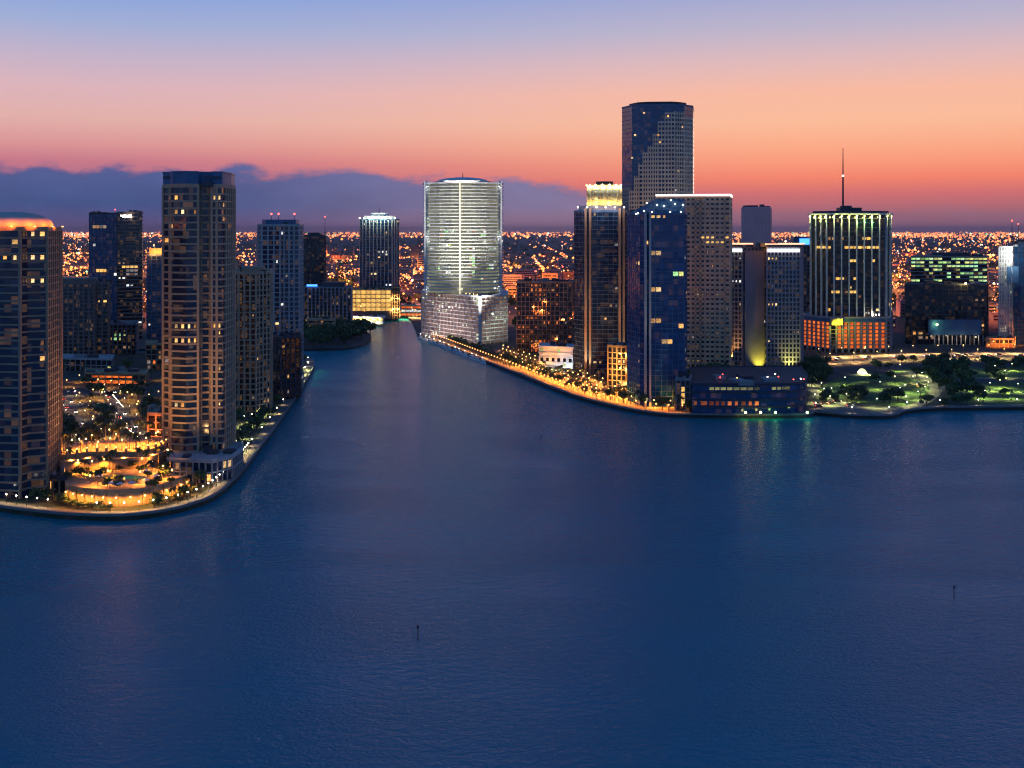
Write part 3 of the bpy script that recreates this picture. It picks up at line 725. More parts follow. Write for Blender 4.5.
b = low('restaurant', 'brightly lit waterfront restaurant with white roof at the river end', 'restaurant', FP((341,1318),(383,1312),(384,1328),(342,1334)), Z+8, 'g_brown', 'white', 'white', 0, ('w_gold',), ps=4.4)
b.row(0,0,0,20,'w_white'); b.row(0,1,0,20,'w_gold')
MB().prism(offset(b.p,1.8), 8.4, 9.2).obj('canopy_roof', M['white'], b.root)
for k in range(7): point((1,.85,.35), 9000, (-22+k*7.4,-15,7), b.root); MB().ball((-22+k*7.4,-12.2,6.5),.7).obj('lamp', M['l_yellow'], b.root)
for k in range(9):
    px, D = 402+R.uniform(0,15), 1400+R.uniform(0,70); x = gx(px,D)
    lamp(STREET, x, D, 'bright street lamp at the river end beside the white tower', 'lamps clustered at the river end', LAND+R.uniform(0,6))
b = low('market_hall', 'pink and white lit market hall at the end of the river', 'hall', FP((401,1440),(421,1436),(422,1460),(402,1464)), Z+14, 'g_brown', 'white', 'white', 0, ('w_white',), ps=5)
for f in range(b.nf): b.row(0,f,0,9,'w_white' if f%2 else 'w_orange', hf=.7)
for _ in range(60):
    px, py = R.uniform(300,372), R.uniform(330,350); x, y = gp(px,py,Z)
    if inpoly((x,y), main_poly) and (px < 362 or py > 333) and not (y > 1290 and px > 336): plant('tree', x, y, 'dark tree on the wooded point left of the river mouth', 'trees on the wooded point', R.uniform(1.1,1.8))

# M: the white tower
t = Tower('white_tower', 'brightly lit white apartment tower with banded floors and a spire on its curved cap', 'apartment tower',
          FP((424.5,1140),(430,1124),(440,1114),(451,1109),(463,1107),(475,1109),(486,1114),(496,1124),(502,1140),(498,1160),(428,1160)), gz(293,1125), gz(183,1112), 3.35, 'g_tower', 'white', None, so=1.8, st=1.0, pw=.1, ps=3.2, parapet=1.0, rng=random.Random(50))
vis = [e for e in range(len(t.cells)) if t.faces(e)]
strips = 0
for f in range(t.nf):
    e = 0
    while e < len(vis) and strips < 98:
        if R.random() < .2:
            n_ = t.cells[vis[e]][4]; k0 = R.randrange(n_)
            for k in range(k0, min(n_, k0+R.choice([2,3,4]))): t.win(vis[e], k, f, R.choice(['w_pale','w_pale','w_dim','w_green']), hf=.75); strips += 1
        e += 1
def fill(t, m, hf, out=.06):
    mb = MB()
    for e in range(len(t.cells)):
        if not t.faces(e): continue
        a, d, nn, sp, n = t.cells[e]
        for f in range(t.nf):
            h = (t.fh-t.st-.25)*hf
            for k in range(n):
                u = sp*(k+.5); mb.box(a[0]+d[0]*u+nn[0]*(out-.15), a[1]+d[1]*u+nn[1]*(out-.15), (f+.5)*t.fh, sp-.3, .3, h, math.atan2(d[1],d[0]))
    tag(mb.obj('window_bands', M[m], t.root), 'rows of dimly lit windows on every floor', kind='stuff')
fill(t, 'bands_pale', .9)
cap = MB(); pts = [(x*.72, y*.72) for x, y in t.p]
cap.prism(pts, t.h+1, t.h+2.6); t.part('roof_cap', cap, 'blue')
dome = MB().ball((0,0,t.h+2.2), 26, 20, 8, .16); t.part('roof_canopy', dome, 'white')
t.mast(0, -6, 2, 11, .7, False)
f = t.loc(gx(460,1105), 1104.4, t.z0)
t.part('light_fin', MB().box(f[0], f[1]-1.3, t.h/2, .9, 1.6, t.h), 'strip_vert')
for px, D in ((426,1133),(500.3,1133)):
    q = t.loc(gx(px,D), D, t.z0); t.part('corner_pylon', MB().box(q[0], q[1], t.h/2+1, 3.6, 3.6, t.h+3), 'white')
    for zz in (.02,.5,.95): point((.85,.95,1), 1500, (q[0]*1.05, q[1]-7, t.h*zz+2), t.root)
for px in (432,444,456,468,480,492):
    x = gx(px, 1060); spot((1,.97,.84), 430000, (x,1050,Z+6), (gx(px,1112),1112,Z+150), 52, None, 1.0)  # added fill spots without fixtures, to lift the white slab edges
# the podium: left face on the river, right face towards the towers
t = Tower('parking_podium', 'wide white-slabbed podium building carrying the bright white tower', 'podium',
          FP((422,1168),(479,1080),(481,1080),(507,1108),(507,1175),(424,1195)), Z, gz(295,1115), 3.9, 'g_brown', 'white', 'pale', so=1.1, st=1.0, po=1.0, pw=.35, ps=6.5, parapet=1.6, rng=random.Random(51))
t.lights(99, ('w_pale','w_dim','w_dim','w_pale'))
fill(t, 'bands_rose', .95)
q = t.loc(gx(480,1078.5),1078.5,Z); t.part('corner_pier', MB().box(q[0],q[1],t.h/2+.5,2.6,2.6,t.h+1), 'white')
for k in range(6):
    u = (k+.5)/6; D = 1168+(1080-1168)*u; x = gx(422+57*u, D)
    point((1,.70,.58), 5000, (x-t.c[0]-13, D-t.c[1]-13, 9), t.root, .8); point((1,.75,.65), 4000, (x-t.c[0]-12, D-t.c[1]-12, 32), t.root, .8)
for k in range(3):
    u = (k+.5)/3; point((.95,1,.75), 2500, (gx(482+24*u,1080)-t.c[0]+8, 1072+26*u-t.c[1], 12+k*8), t.root, .8)
for k in range(16): t.part('terrace_lamp', MB().ball((t.p[0][0]+(t.p[1][0]-t.p[0][0])*k/16+2, t.p[0][1]+(t.p[1][1]-t.p[0][1])*k/16+3, t.h+2.2),.5), 'l_warm')

# W: building under construction with orange work lights
b = Tower('building_frame', 'bare concrete building frame lit orange inside, left of the twin dark towers', 'building frame',
          FP((517,1012),(572,1008),(576,1050),(519,1055)), Z, gz(283,1010), 4.2, 'g_black', 'brown', 'brown', so=.8, st=.5, po=.7, pw=.6, ps=4, rng=random.Random(61))
b.lights(99, ('w_dimor','w_dimor','w_dim','w_dimor','w_warm'))
for k in range(30): b.win(0,R.randrange(b.cells[0][4]),R.randrange(b.nf),'w_dimor',wf=.4,hf=.5)
for k in range(10): point((1,.28,.05), 5200, (R.uniform(-26,26), -23.5, R.uniform(4,b.h-6)), b.root)
b.mast(-10,0,0,10,.5); b.mast(16,6,0,14,.5)
b = low('pavilion', 'low white pavilion lit by a bright lamp beside the left dark tower', 'pavilion', FP((539,880),(573,870),(575,892),(541,902)), Z+19, 'white', 'white', None, 10, ('w_gold','w_green'), ps=5, so=.5)
for k in range(b.cells[0][4]):
    b.win(0, k, 2, 'g_brown', wf=.62, hf=.95, name='window'); b.win(0, k, 0, 'w_dimgr', wf=.9, hf=.8)
spot((.9,.93,1), 7000, (gx(566,866),862,Z+2), (gx(566,876),876,Z+11), 95); spot((1,.9,.7), 2500, (gx(552,866),864,Z+2), (gx(552,876),878,Z+10), 95)
# ================================================================== RIGHT
# Miami-style round tower behind, golden drum
t = Tower('office_tower', 'tower with round golden-lit tiered crown behind the left dark tower', 'office tower',
          ccw([(gx(604.5,1320)+21*math.cos(a*math.pi/10), 1320+21*math.sin(a*math.pi/10)) for a in range(20)]), Z, gz(186,1300), 4.2, 'g_pale', 'sand', 'sand', so=.3, st=1.0, po=.3, pw=.8, ps=6.6, rng=random.Random(70))
for k in range(8): a = -math.pi*(k+.5)/8; point((1,.72,.2), 9000, (27*math.cos(a), 27*math.sin(a), t.h-21), t.root); point((1,.95,.55), 5000, (24.5*math.cos(a), 24.5*math.sin(a), t.h-1), t.root)
t.block('penthouse', .5, .2, 6, 'dark'); 
for k in range(8): a = -math.pi*(k+.5)/8; t.part('rim_lamp', MB().ball((22.2*math.cos(a),22.2*math.sin(a),t.h+1.6),.8), 'l_yellow')
# A: left twin
t = Tower('apartment_tower', 'left dark glass tower with pale floodlit corner fins on the right bank', 'apartment tower',
          FP((574.5,858),(583,845),(592,842),(619,842),(625,846),(627,880),(576,884)), Z, gz(212,843), 3.3, 'g_blue', 'blue', 'dark', so=.35, st=.42, po=.25, pw=.5, ps=4.2, rng=random.Random(71))
t.lights(44, ('w_warm','w_dim','w_dim','w_white','w_warm'))
t.block('roof_storey', .84, .1, 5.0, 'pale')
for px, D in ((585.5,843.3),(590,842),(619.5,841.7),(623.5,844)):
    q = t.loc(gx(px,D), D-.6, Z); t.part('corner_fin', MB().box(q[0],q[1],t.h/2+1.5,1.7,2.4,t.h+3), 'tan')
for px in (587.5,621.5): spot((1,.85,.55), 40000, (gx(px,836),834,Z+1), (gx(px,843),843,Z+40), 50); spot((1,.8,.6), 50000, (gx(px,830),822,Z+2), (gx(px,843),843,Z+95), 26)
for k in range(6): t.part('roof_lamp', MB().ball((-18+k*7,-21.5,t.h+3.5),.55), 'l_white'); 
for k in range(3): point((1,.8,.85), 2500, (-16+k*14,-24,t.h+3), t.root)
# B: right twin, blue
t = Tower('glass_tower', 'right deep blue glass tower with slanted roofline at the water edge', 'apartment tower',
          FP((627.5,728),(640,708),(644,704),(650,702),(684,702),(687,735),(630,742)), Z, gz(214,703), 3.3, 'g_deep', 'blue', 'blue', so=.3, st=.36, po=.18, pw=.35, ps=3.6, rng=random.Random(72))
t.lights(52, ('w_warm','w_warm','w_dim','w_white','w_dim'))
for fl, k0, k1, m in ((int(t.nf*.80),0,2,'w_warm'),(int(t.nf*.68),4,6,'w_green'),(int(t.nf*.62),0,2,'w_warm'),(int(t.nf*.45),0,2,'w_warm'),(int(t.nf*.42),5,7,'w_warm'),(int(t.nf*.34),2,4,'w_warm'),(int(t.nf*.1),5,7,'w_gold')): t.row(3,fl,k0,k1,m)
cr = [t.loc(gx(p,D),D,Z)[:2] for p, D in ((655,703),(684.5,703),(686,733),(650,735))]
w = MB(); w.prism(ccw(cr), t.h-.1, t.h+9.5); t.part('roof_storey', w, 'blue')
wl = [t.loc(gx(p,D),D,Z)[:2] for p, D in ((630,716),(655,703.2),(652,735),(634,738))]
w = MB(); w.add([(wl[0][0],wl[0][1],t.h),(wl[1][0],wl[1][1],t.h),(wl[2][0],wl[2][1],t.h),(wl[3][0],wl[3][1],t.h),(wl[1][0],wl[1][1],t.h+9),(wl[2][0],wl[2][1],t.h+9),(wl[0][0],wl[0][1],t.h+1),(wl[3][0],wl[3][1],t.h+1)],
      [(0,1,4,6),(1,2,5,4),(2,3,7,5),(3,0,6,7),(6,4,5,7),(3,2,1,0)]); t.part('sloped_roof', w, 'blue')
for px, py in ((638,213),(644,211),(652,212),(657,205),(664,206),(670,212),(675,204),(681,212),(671,200),(683,205),(636,214),(647,203)):
    D = 702.2 if px > 648 else 700+(650-px)*.9; q = t.loc(gx(px,D), D, Z); t.part('roof_lamp', MB().ball((q[0],q[1]-.5,gz(py,D)-Z),.36), 'l_white')
for px, D in ((645.5,701.2),(650,700.6)):
    q = t.loc(gx(px,D), D, Z); t.part('corner_fin', MB().box(q[0],q[1],t.h/2+1,1.3,2.2,t.h+2), 'pale')
spot((1,.95,.7), 80000, (gx(647,694),693,Z+1), (gx(647.5,701),701,Z+40), 46); spot((1,.85,.7), 40000, (gx(647,685),682,Z+2), (gx(647.5,701),701,Z+90), 24)
# gold-lit annex between the twins
b = Tower('townhouse_block', 'gold-lit stone block standing between the twin dark towers', 'apartment block', FP((608,770),(626,764),(630,785),(610,790)), Z, gz(347,768), 3.5, 'g_brown', 'sand', 'sand', so=.3, st=.7, po=.4, pw=.9, ps=3.4)
b.lights(20, ('w_gold','w_warm'))
for x in (-4,4): 
    for zz in (6,16,26): point((1,.6,.15), 2600, (x,-15,zz), b.root)
# C: travertine hotel
t = Tower('hotel_tower', 'brown stone hotel slab with a white light line along its roof', 'hotel',
          FP((657,820),(729.5,812),(731.5,852),(660,860)), Z, gz(197,815), 3.5, 'g_brown', 'travertine', 'travertine', so=.25, st=1.9, po=.25, pw=1.3, ps=3.6, every=1, parapet=.8, rng=random.Random(73))
t.lights(60, ('w_warm','w_dim','w_dim','w_dim','w_warm'))
for k in (0,1): t.row(0, t.nf-9, 9+k*5, 12+k*3, 'w_gold')
t.row(0, t.nf-10, 10, 14, 'w_gold')
t.part('roof_light_line', MB().ring(offset(t.p,.9), offset(t.p,.35), t.h+.9, t.h+2.1), 'strip_white')
# D: tallest tower
gl = FP((622,1030),(632,1012),(646,1006),(674,1004),(684,1008),(693,1018),(694,1060),(624,1066))
t = Tower('office_tower', 'tallest tower of the skyline, dark glass with stepped granite front', 'office tower', gl, Z, gz(106,1008), 3.95, 'g_deep', 'blue', None, so=.12, st=.5, ps=3.2, pw=.5, parapet=1.5, rng=random.Random(74))
t.lights(10, ('w_white','w_warm','w_dim'), hi=.95)
t.block('crown', .8, 0, 4.2, 'dark')
bays = [(629.5,634.5,190),(634.5,639,176),(639,643,163),(643,648,153),(648,653,146),(653,658,134),(658,665,122),(665,674.5,113),(674.5,684,112),(684,692,118)]
for pa, pb, py in bays:
    e = 1.4
    def dd(px):
        pts = [(622,1030),(632,1012),(646,1006),(674,1004),(684,1008),(693,1018)]
        for (a,da),(b_,db) in zip(pts,pts[1:]):
            if a <= px <= b_: return da+(db-da)*(px-a)/(b_-a)
        return 1018
    A = t.loc(gx(pa+.15,dd(pa)-e),dd(pa)-e,Z); B = t.loc(gx(pb-.15,dd(pb)-e),dd(pb)-e,Z)
    top = gz(py,1008)-Z; L0 = math.hypot(B[0]-A[0],B[1]-A[1]); an = math.atan2(B[1]-A[1],B[0]-A[0]); g = MB()
    nx = max(int(round(L0/2.7)),1)
    for i in range(nx+1):
        u = i/nx; g.box(A[0]+(B[0]-A[0])*u, A[1]+(B[1]-A[1])*u, top/2, .85, 1.2, top, an)
    for k in range(int(top/t.fh)+1):
        g.box((A[0]+B[0])/2,(A[1]+B[1])/2,min(k*t.fh+.7,top-.5),L0,1.0,1.5,an)
    t.part('granite_bay', g, 'granite')
for px in (640,655,670,685): spot((1,.72,.3), 60000, (gx(px,950),950,Z+30), (gx(px,1006),1006,Z+95), 60, None, 1)  # added yellow fill on the granite, standing in for city light from below
for px, py in ((644,113),(635,135),(632,158),(658,135),(660,142),(682,127),(678,171),(668,116)):
    D = dd(px)-1.9; q = t.loc(gx(px,D), D, Z); t.part('lit_window', MB().box(q[0],q[1],gz(py,D)-Z,1.7,.3,1.6), 'w_warm')
# E
t = Tower('office_tower', 'plain mauve concrete slab rising alone behind the white-banded hotel', 'office tower', FP((742,1250),(770,1246),(771,1285),(744,1290)), Z, gz(208,1248), 3.6, 'mauve', 'mauve', 'mauve', so=.15, st=1.6, po=.4, pw=1.6, ps=3.3, rng=random.Random(75))
t.lights(6, ('w_dim',)); t.block('penthouse', .4, .2, 3.4, 'dark', -5); t.block('penthouse', .18, .2, 4.4, 'dark', 6)
# F
t = Tower('hotel_tower', 'grey hotel with two wings, white light bands under an orange roof line', 'hotel',
          FP((727,860),(742,856),(743,866),(766,864),(767,853),(800,853),(803,885),(730,892)), Z, gz(247,855), 3.5, 'g_dark', 'purple', 'purple', so=.2, st=1.1, po=.3, pw=1.1, ps=3.0, parapet=None, rng=random.Random(76))
t.lights(52, ('w_warm','w_dim','w_dim','w_white','w_warm'), hi=.93)
o = offset(t.p,.9); t.part('roof_slab', MB().prism(o, t.h+.15, t.h+2.0), 'dark'); t.part('roof_light_line', MB().ring(offset(t.p,1.35), offset(t.p,.92), t.h+1.9, t.h+2.7), 'strip_orange')
for (pa,da),(pb,db) in (((727.6,859),(742,855)),((767.6,852),(799.4,852))):
    A = t.loc(gx(pa,da),da,Z); B = t.loc(gx(pb,db),db,Z); an = math.atan2(B[1]-A[1],B[0]-A[0])
    t.part('light_band', MB().box((A[0]+B[0])/2,(A[1]+B[1])/2-.4,t.h-2.6,math.hypot(B[0]-A[0],B[1]-A[1]),1.2,2.7,an), 'strip_cool')
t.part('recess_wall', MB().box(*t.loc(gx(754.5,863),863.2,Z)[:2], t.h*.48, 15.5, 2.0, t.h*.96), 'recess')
spot((.75,.8,.05), 22000, (gx(760,856),856,Z+3), (gx(759,862),862.5,Z+14), 80, None, 1)
spot((.8,.9,.2), 22000, (gx(790,845),846,Z+4), (gx(791,852),853,Z+18), 85, None, 1); spot((1,.5,.12), 16000, (gx(732,850),850,Z+14), (gx(734,857),858,Z+34), 80)
point((1,.45,.12), 900, (0,-16,t.h+1.0), t.root)
# G: black tower with fins
t = Tower('office_tower', 'black office tower with floodlit white fins and a tall roof mast', 'office tower',
          FP((809.5,1052),(831,1028),(884,1028),(892,1044),(892,1075),(812,1080)), Z+32, gz(214,1030), 4.0, 'g_black', 'dark', None, so=.1, st=.5, pw=.5, ps=4.2, parapet=None, rng=random.Random(77))
t.lights(40, ('w_dim','w_gold','w_dim','w_warm'))
for fl,k0,k1 in ((t.nf-8,3,6),(t.nf-8,6,9),(t.nf-8,9,11),(t.nf-6,7,9),(8,1,3),(8,5,6),(5,0,2),(5,4,6),(12,4,6),(12,9,10)): t.row(1,fl,k0,k1,'w_gold',hf=.7)
t.row(0,t.nf-8,2,7,'w_gold',hf=.7)
for e, n in ((0,4),(1,7),(2,2)):
    a, d, nn, sp, k = t.cells[e]; l = sp*k
    for i in range(n):
        if e == 1 and i == 0: pass
        u = l*(i+.35)/n; x, y = a[0]+d[0]*u+nn[0]*.8, a[1]+d[1]*u+nn[1]*.8
        t.part('fin', MB().box(x,y,t.h/2,.9,1.8,t.h,math.atan2(d[1],d[0])), 'white')
        wx, wy = x+t.c[0], y+t.c[1]
        spot((.95,1,.32), 30000, (wx+nn[0]*2.6, wy+nn[1]*2.6, t.z0+t.h-.8), (wx+nn[0]*.5, wy+nn[1]*.5, t.z0+t.h-42), 34, None, 1)
        point((.9,1,.2), 2600, (x+nn[0]*2.6, y+nn[1]*2.6, t.h-3.0), t.root)
        t.part('cornice_lamp', MB().ball((x+nn[0]*1.2,y+nn[1]*1.2,t.h-1.8),.6), 'l_yellow')
        if e == 1 and 3 <= i <= 5: point((.1,1,.25), 1500, (x+nn[0]*3+2.5, y+nn[1]*3, t.h-8), t.root)
t.part('cornice', MB().prism(offset(t.p,1.2), t.h-.6, t.h+.9), 'white')
t.part('roof_storey', MB().prism(offset(t.p,-3), t.h+.9, t.h+3.0), 'dark')
q = t.loc(gx(849,1050),1050,t.z0); t.part('penthouse', MB().box(q[0],q[1],t.h+4.6,20,14,3.4), 'dark'); t.part('plant_room', MB().box(q[0]-3,q[1],t.h+7.2,9,8,2.0), 'dark')
q = t.loc(gx(843,1046),1046,t.z0); top = gz(147,1046)-t.z0
ms = MB(); 
ms.tube((q[0],q[1],t.h+3),(q[0],q[1],t.h+36),1.0,.75,7).tube((q[0],q[1],t.h+36),(q[0],q[1],top),.62,.28,6)
o = t.part('mast', ms, 'steel'); MB().ball((q[0],q[1],t.h+36.5),.9).obj('warning_light', M['l_white'], o); MB().ball((q[0],q[1],top),.5).obj('warning_light', M['l_red'], o)
# its podium with orange-lit bays
t = Tower('parking_podium', 'podium of orange-lit bays under the black finned tower', 'podium', FP((803,1045),(830,1014),(886,1014),(890,1020),(892,1080),(806,1085)), Z, Z+31.5, 3.3, 'g_black', 'purple', 'purple', so=.35, st=.5, po=.8, pw=1.6, ps=5.6, parapet=1.2, rng=random.Random(78))
for e in (0,1):
    for k in range(t.cells[e][4]):
        if e == 1 and k == 0: continue
        for f in range(1, t.nf-1): t.win(e,k,f,'w_orange',wf=.72,hf=.9)
t.part('terrace_wall', MB().ring(offset(t.p,.9), offset(t.p,.2), t.h-3.2, t.h-.4), 'blue')
a = t.loc(gx(836,1010),1009,Z); t.part('sign_box', MB().box(a[0],a[1],t.h-3.0,11.5,1.6,6.0), 'sand'); point((.85,1,.05), 5200, (a[0]-2,a[1]-5,t.h-5), t.root); point((.85,1,.05), 5200, (a[0]+3,a[1]-5,t.h-3), t.root)
point((1,.9,.5), 9000, t.loc(gx(880,1012),1024,Z+t.h+2), t.root)
for k in range(3): t.part('roof_lamp', MB().ball(t.loc(gx(873+k*3,1018),1018,Z+t.h+3),.6), 'l_white')
# H and other slabs between
t = Tower('office_block', 'grey slab with a blue glowing roof panel, just left of the black finned tower', 'office block', FP((793,1110),(810,1106),(812,1140),(795,1145)), Z, gz(246,1108), 3.6, 'g_dark', 'grey', 'grey', so=.2, st=.8, po=.5, pw=1.2, ps=3.6, rng=random.Random(79))
t.lights(6, ('w_dim','w_warm')); t.part('roof_panel', MB().box(0,-15.5,t.h+4,14,1.0,7), 'l_blue'); t.block('plant_room', .8, .2, 9.5, 'dark', 0, 4)
# I
t = Tower('office_block', 'office building with greenish lit floors behind the dark slab at right', 'office block', FP((911,1250),(987,1244),(989,1285),(914,1290)), Z, gz(257,1247), 4.0, 'g_dark', 'grey', None, so=.3, st=1.2, pw=.4, ps=5, parapet=1, rng=random.Random(80))
n0 = t.cells[0][4]
for f in range(t.nf-7, t.nf):
    for k in range(n0):
        u = k/n0
        if (f >= t.nf-1 and (u < .4 or u > .52)) or (f in (t.nf-3,t.nf-2) and R.random() < .75) or R.random() < .38: t.win(0,k,f,'w_green',hf=.8)
t.lights(16, ('w_dim','w_warm'), hi=.6); t.block('penthouse', .5, .2, 5, 'dark', 2)
t = Tower('office_block', 'wide dark glass slab with pale ground-floor columns facing the park', 'office block', FP((905,1092),(986,1084),(988,1125),(908,1132)), Z, gz(285,1088), 3.9, 'g_black', 'dark', 'dark', so=.15, st=.4, po=.3, pw=.6, ps=6, rng=random.Random(81))
t.lights(26, ('w_dim','w_dim','w_warm'))
t.part('lobby_band', MB().box(*t.loc(gx(955,1083),1084,Z)[:2], 17, 52, 1.4, 15), 'blue')
for k in range(12): t.part('column', MB().box(*t.loc(gx(935+k*4.4,1081),1082,Z)[:2], 4.6, .9, .9, 9.2), 'pale')
t.part('lobby_lamp', MB().ball(t.loc(gx(937,1080),1080,Z+20),1.2), 'l_green'); point((.5,1,.7), 1200, t.loc(gx(937,1076),1077,Z+20), t.root)
for k in range(4): point((1,.8,.5), 600, t.loc(gx(938+k*14,1078),1078,Z+7), t.root)
t.part('roof_lamp', MB().ball(t.loc(gx(966,1084),1085,Z+t.h+1.6),1.2), 'l_warm'); point((1,.7,.2), 8000, t.loc(gx(966,1080),1081,Z+t.h+3), t.root)
# J
t = Tower('office_tower', 'slim pale stone slab with a white-lit top and orange-lit foot at right', 'office tower', FP((999,1075),(1012,1074),(1014,1104),(1001,1106)), Z, gz(247,1075), 3.8, 'g_pale', 'pale', 'pale', so=.2, st=1.2, po=.3, pw=1.2, ps=2.6, parapet=1, rng=random.Random(82))
for zz, s in ((-4,22000),(-11,9000)): point((.95,1,.95), s, (-2,-27,t.h+zz), t.root)
t.part('dark_panel', MB().box(-1,-15.9,t.h-27,11.2,.5,16), 'blue')
for k in range(4): point((1,.27,.04), 9000, (-16+k*8,-26,6+2*(k%2)), t.root)
b = low('entrance_pavilion', 'orange-lit entrance pavilion at the foot of the slim pale slab', 'pavilion', FP((986,1056),(1013,1052),(1015,1068),(988,1070)), Z+8, 'g_brown', 'sand', 'sand', 0, ('w_orange',), ps=4); b.row(0,0,0,9,'w_orange'); 
for k in range(3): point((1,.27,.04), 6000, (-9+k*9,-14,5), b.root)
t = Tower('office_tower', 'dark glass tower cut off by the right edge of the picture', 'office tower', FP((1014,1090),(1075,1086),(1078,1130),(1016,1134)), Z, gz(243,1088), 3.8, 'g_deep', 'dark', 'dark', so=.2, st=.7, po=.2, pw=.6, ps=4.2, rng=random.Random(83))
t.lights(14, ('w_dim','w_warm','w_green')); t.mast(-24,8,0,19,.5)
# L2: dark podium on the water
pl = [gp(692,414,Z),gp(720,414.5,Z),gp(760,414.5,Z),gp(790,413.5,Z),gp(805,411,Z)]
f2 = ccw(smoothpl(pl,3)+[(gx(807,715),715),(gx(800,760),760),(gx(690,755),755)])
t = Tower('waterfront_building', 'long low dark blue building with a curved front at the water edge', 'waterfront building', f2, Z, gz(381,690), 4.4, 'g_deep', 'dark', None, so=.5, st=.9, pw=.6, ps=4, parapet=1.0, rng=random.Random(84))
fe = [i for i in range(len(t.cells)) if t.faces(i) and t.p[i][1]+t.c[1] < 700]
for e in fe:
    px = 512+(t.p[e][0]+t.c[0])*F/(t.p[e][1]+t.c[1])
    for k in range(t.cells[e][4]):
        if px < 752: t.win(e,k,1,'w_dimor',hf=.7,wf=R.choice([1,.7,.5]))
        if 700 < px < 752 or 770 < px < 784: t.win(e,k,3,'w_dimgr',hf=.5)
for k in range(9): t.part('terrace_lamp', MB().ball((R.uniform(-30,36),R.uniform(-10,25),t.h+2.4),.4), R.choice(['l_warm','l_white','l_red']))
b = low('stair_tower', 'small grey block with three stacked yellow windows left of the long dark blue building', 'stair tower', FP((676,688),(690,686),(691,705),(678,708)), Z+19, 'g_dark', 'grey', 'grey', 0, ('w_gold',), ps=2.9)
for f in range(1,4): b.row(0,f,1,2,'w_gold')
for px, gm, c in ((745,'l_yellow',(1,.85,.05)),(760,'l_yellow',(1,.85,.05)),(775,'l_green',(.1,1,.3)),(806.5,'l_green',(.2,1,.4))):
    x, y = gp(px,416.5,1.5); q = thing('dock_light', {745:'yellow dock light below the long dark building, left of the pair',760:'yellow dock light below the long dark building, next to the green one',775:'green dock light below the middle of the long dark building'}.get(px,'green dock light at the right end of the long dark building'), 'dock light', (x,y,LAND), 'dock lights')
    MB().tube((0,0,0),(0,-1.2,2.0),.15,.12,6).obj('bracket', M['steel'], q); MB().ball((0,-1.6,2.0),.75).obj('lamp_head', M[gm], q); point(c, 700, (0,-2.8,2.2), q, angle=168)
# ================================================================== RIGHT BANK PROMENADE AND PARK
for o in list(COL.objects):
    if o.name.split('.')[0] == 'glazed_body' and o.parent.location.y > 600:
        w = o.parent.location; BLOCKS.append([(v.co.x+w.x, v.co.y+w.y) for v in o.data.vertices if v.co.z < .01])
for i,(x,y,a) in enumerate(along(offline(MAINR,5.2), 8.5, 4)):
    px = 512+x*F/y
    if px < 692: lamp(AMB, x, y, 'amber lamp on the right bank quay', 'amber lamps on the right bank quay')
    elif 806 < px < 1030 and i % 3 == 0: lamp(ESP, x, y, 'white lamp on the park seawall', 'lamps on the park seawall')
for i,(x,y,a) in enumerate(along(offline(MAINR,10), 5.5, 10)):
    px = 512+x*F/y
    if 418 < px < 690 and free(x,y,2):
        plant('palm' if i%3 else 'tree', x+R.uniform(-1,1), y+R.uniform(-2,3), ('palm tree' if i%3 else 'leafy tree')+' on the right bank promenade', ('palms' if i%3 else 'trees')+' on the right bank promenade', R.uniform(.6,.95))
for w, st in ((13,7),(20,9),(29,11),(38,15)):
    for i,(x,y,a) in enumerate(along(offline(MAINR,w), st, 6+w)):
        px = 512+x*F/y
        if 500 < px < 690 and free(x,y,2.5):
            lamp(GOLD, x, y, 'golden lamp under the promenade trees on the right bank', 'golden lamps under the right bank trees')
            if R.random() < .65: plant('palm', x+3, y+3, 'palm tree between the promenade and the twin towers', 'palms before the twin towers', R.uniform(.6,.9))
            if R.random() < .85: uplight(x+2, y+1, 'amber floodlight under the right bank palms', 'floodlights under the right bank palms')
catch_line = [p for p in MAINR if 490 < 512+p[0]*F/p[1] < 694]  # pale sandy ground added here so the golden lamp light shows
walk(catch_line, 7.05, 44, LAND+.10, 'glow_catch_strip', 'sand', 'sandy strip added to catch lamp glow between the esplanade and the twin towers')
# boats moored by the river quay
def make_boat():
    t = thing('motor_yacht', 'white motor yacht moored along the quay below the white tower', 'yacht', (0,0,0), 'yachts at the river quay')
    sec = [(-7,1.7,.1),(-3,2.0,0),(2,1.8,0),(5.5,1.0,.1),(8,.06,.3)]; h = MB(); vs = []
    for x, w, k in sec: vs += [(x,-w*.75,-.3+k),(x,w*.75,-.3+k),(x,w,1.5+k*1.5),(x,-w,1.5+k*1.5)]
    fs = [(3,2,1,0)]
    for i in range(len(sec)-1):
        a = 4*i; fs += [(a+j,a+(j+1)%4,a+4+(j+1)%4,a+4+j) for j in range(4)]
    h.add(vs, fs+[(16,17,18,19)]); h.obj('hull', M['hull'], t)
    c = MB(); c.prism([(-5,-1.4),(2.5,-1.3),(4,0),(2.5,1.3),(-5,1.4)],1.5,2.9).prism([(-4.5,-1.3),(1.2,-1.2),(1.2,1.2),(-4.5,1.3)],2.9,3.1); c.obj('cabin', M['hull'], t)
    MB().box(-1,0,2.25,6.2,2.92,.6).obj('cabin_windows', M['g_dark'], t); MB().tube((-2,0,3.1),(-2.4,0,5),.07,.04,5).obj('mast', M['steel'], t)
    MB().ball((-2.4,0,5.1),.3).obj('mast_light', M['l_white'], t)
    return t
bt = make_boat(); first = True
for i,(x,y,a) in enumerate(along(offline(MAINR,-3.2), 19, 6)):
    px = 512+x*F/y
    if 419 < px < 486:
        if first: bt.location = (x,y,.1); bt.rotation_euler = (0,0,a); first = False
        else: copy_tree(bt, (x,y,.1), a+(math.pi if i%3==0 else 0))
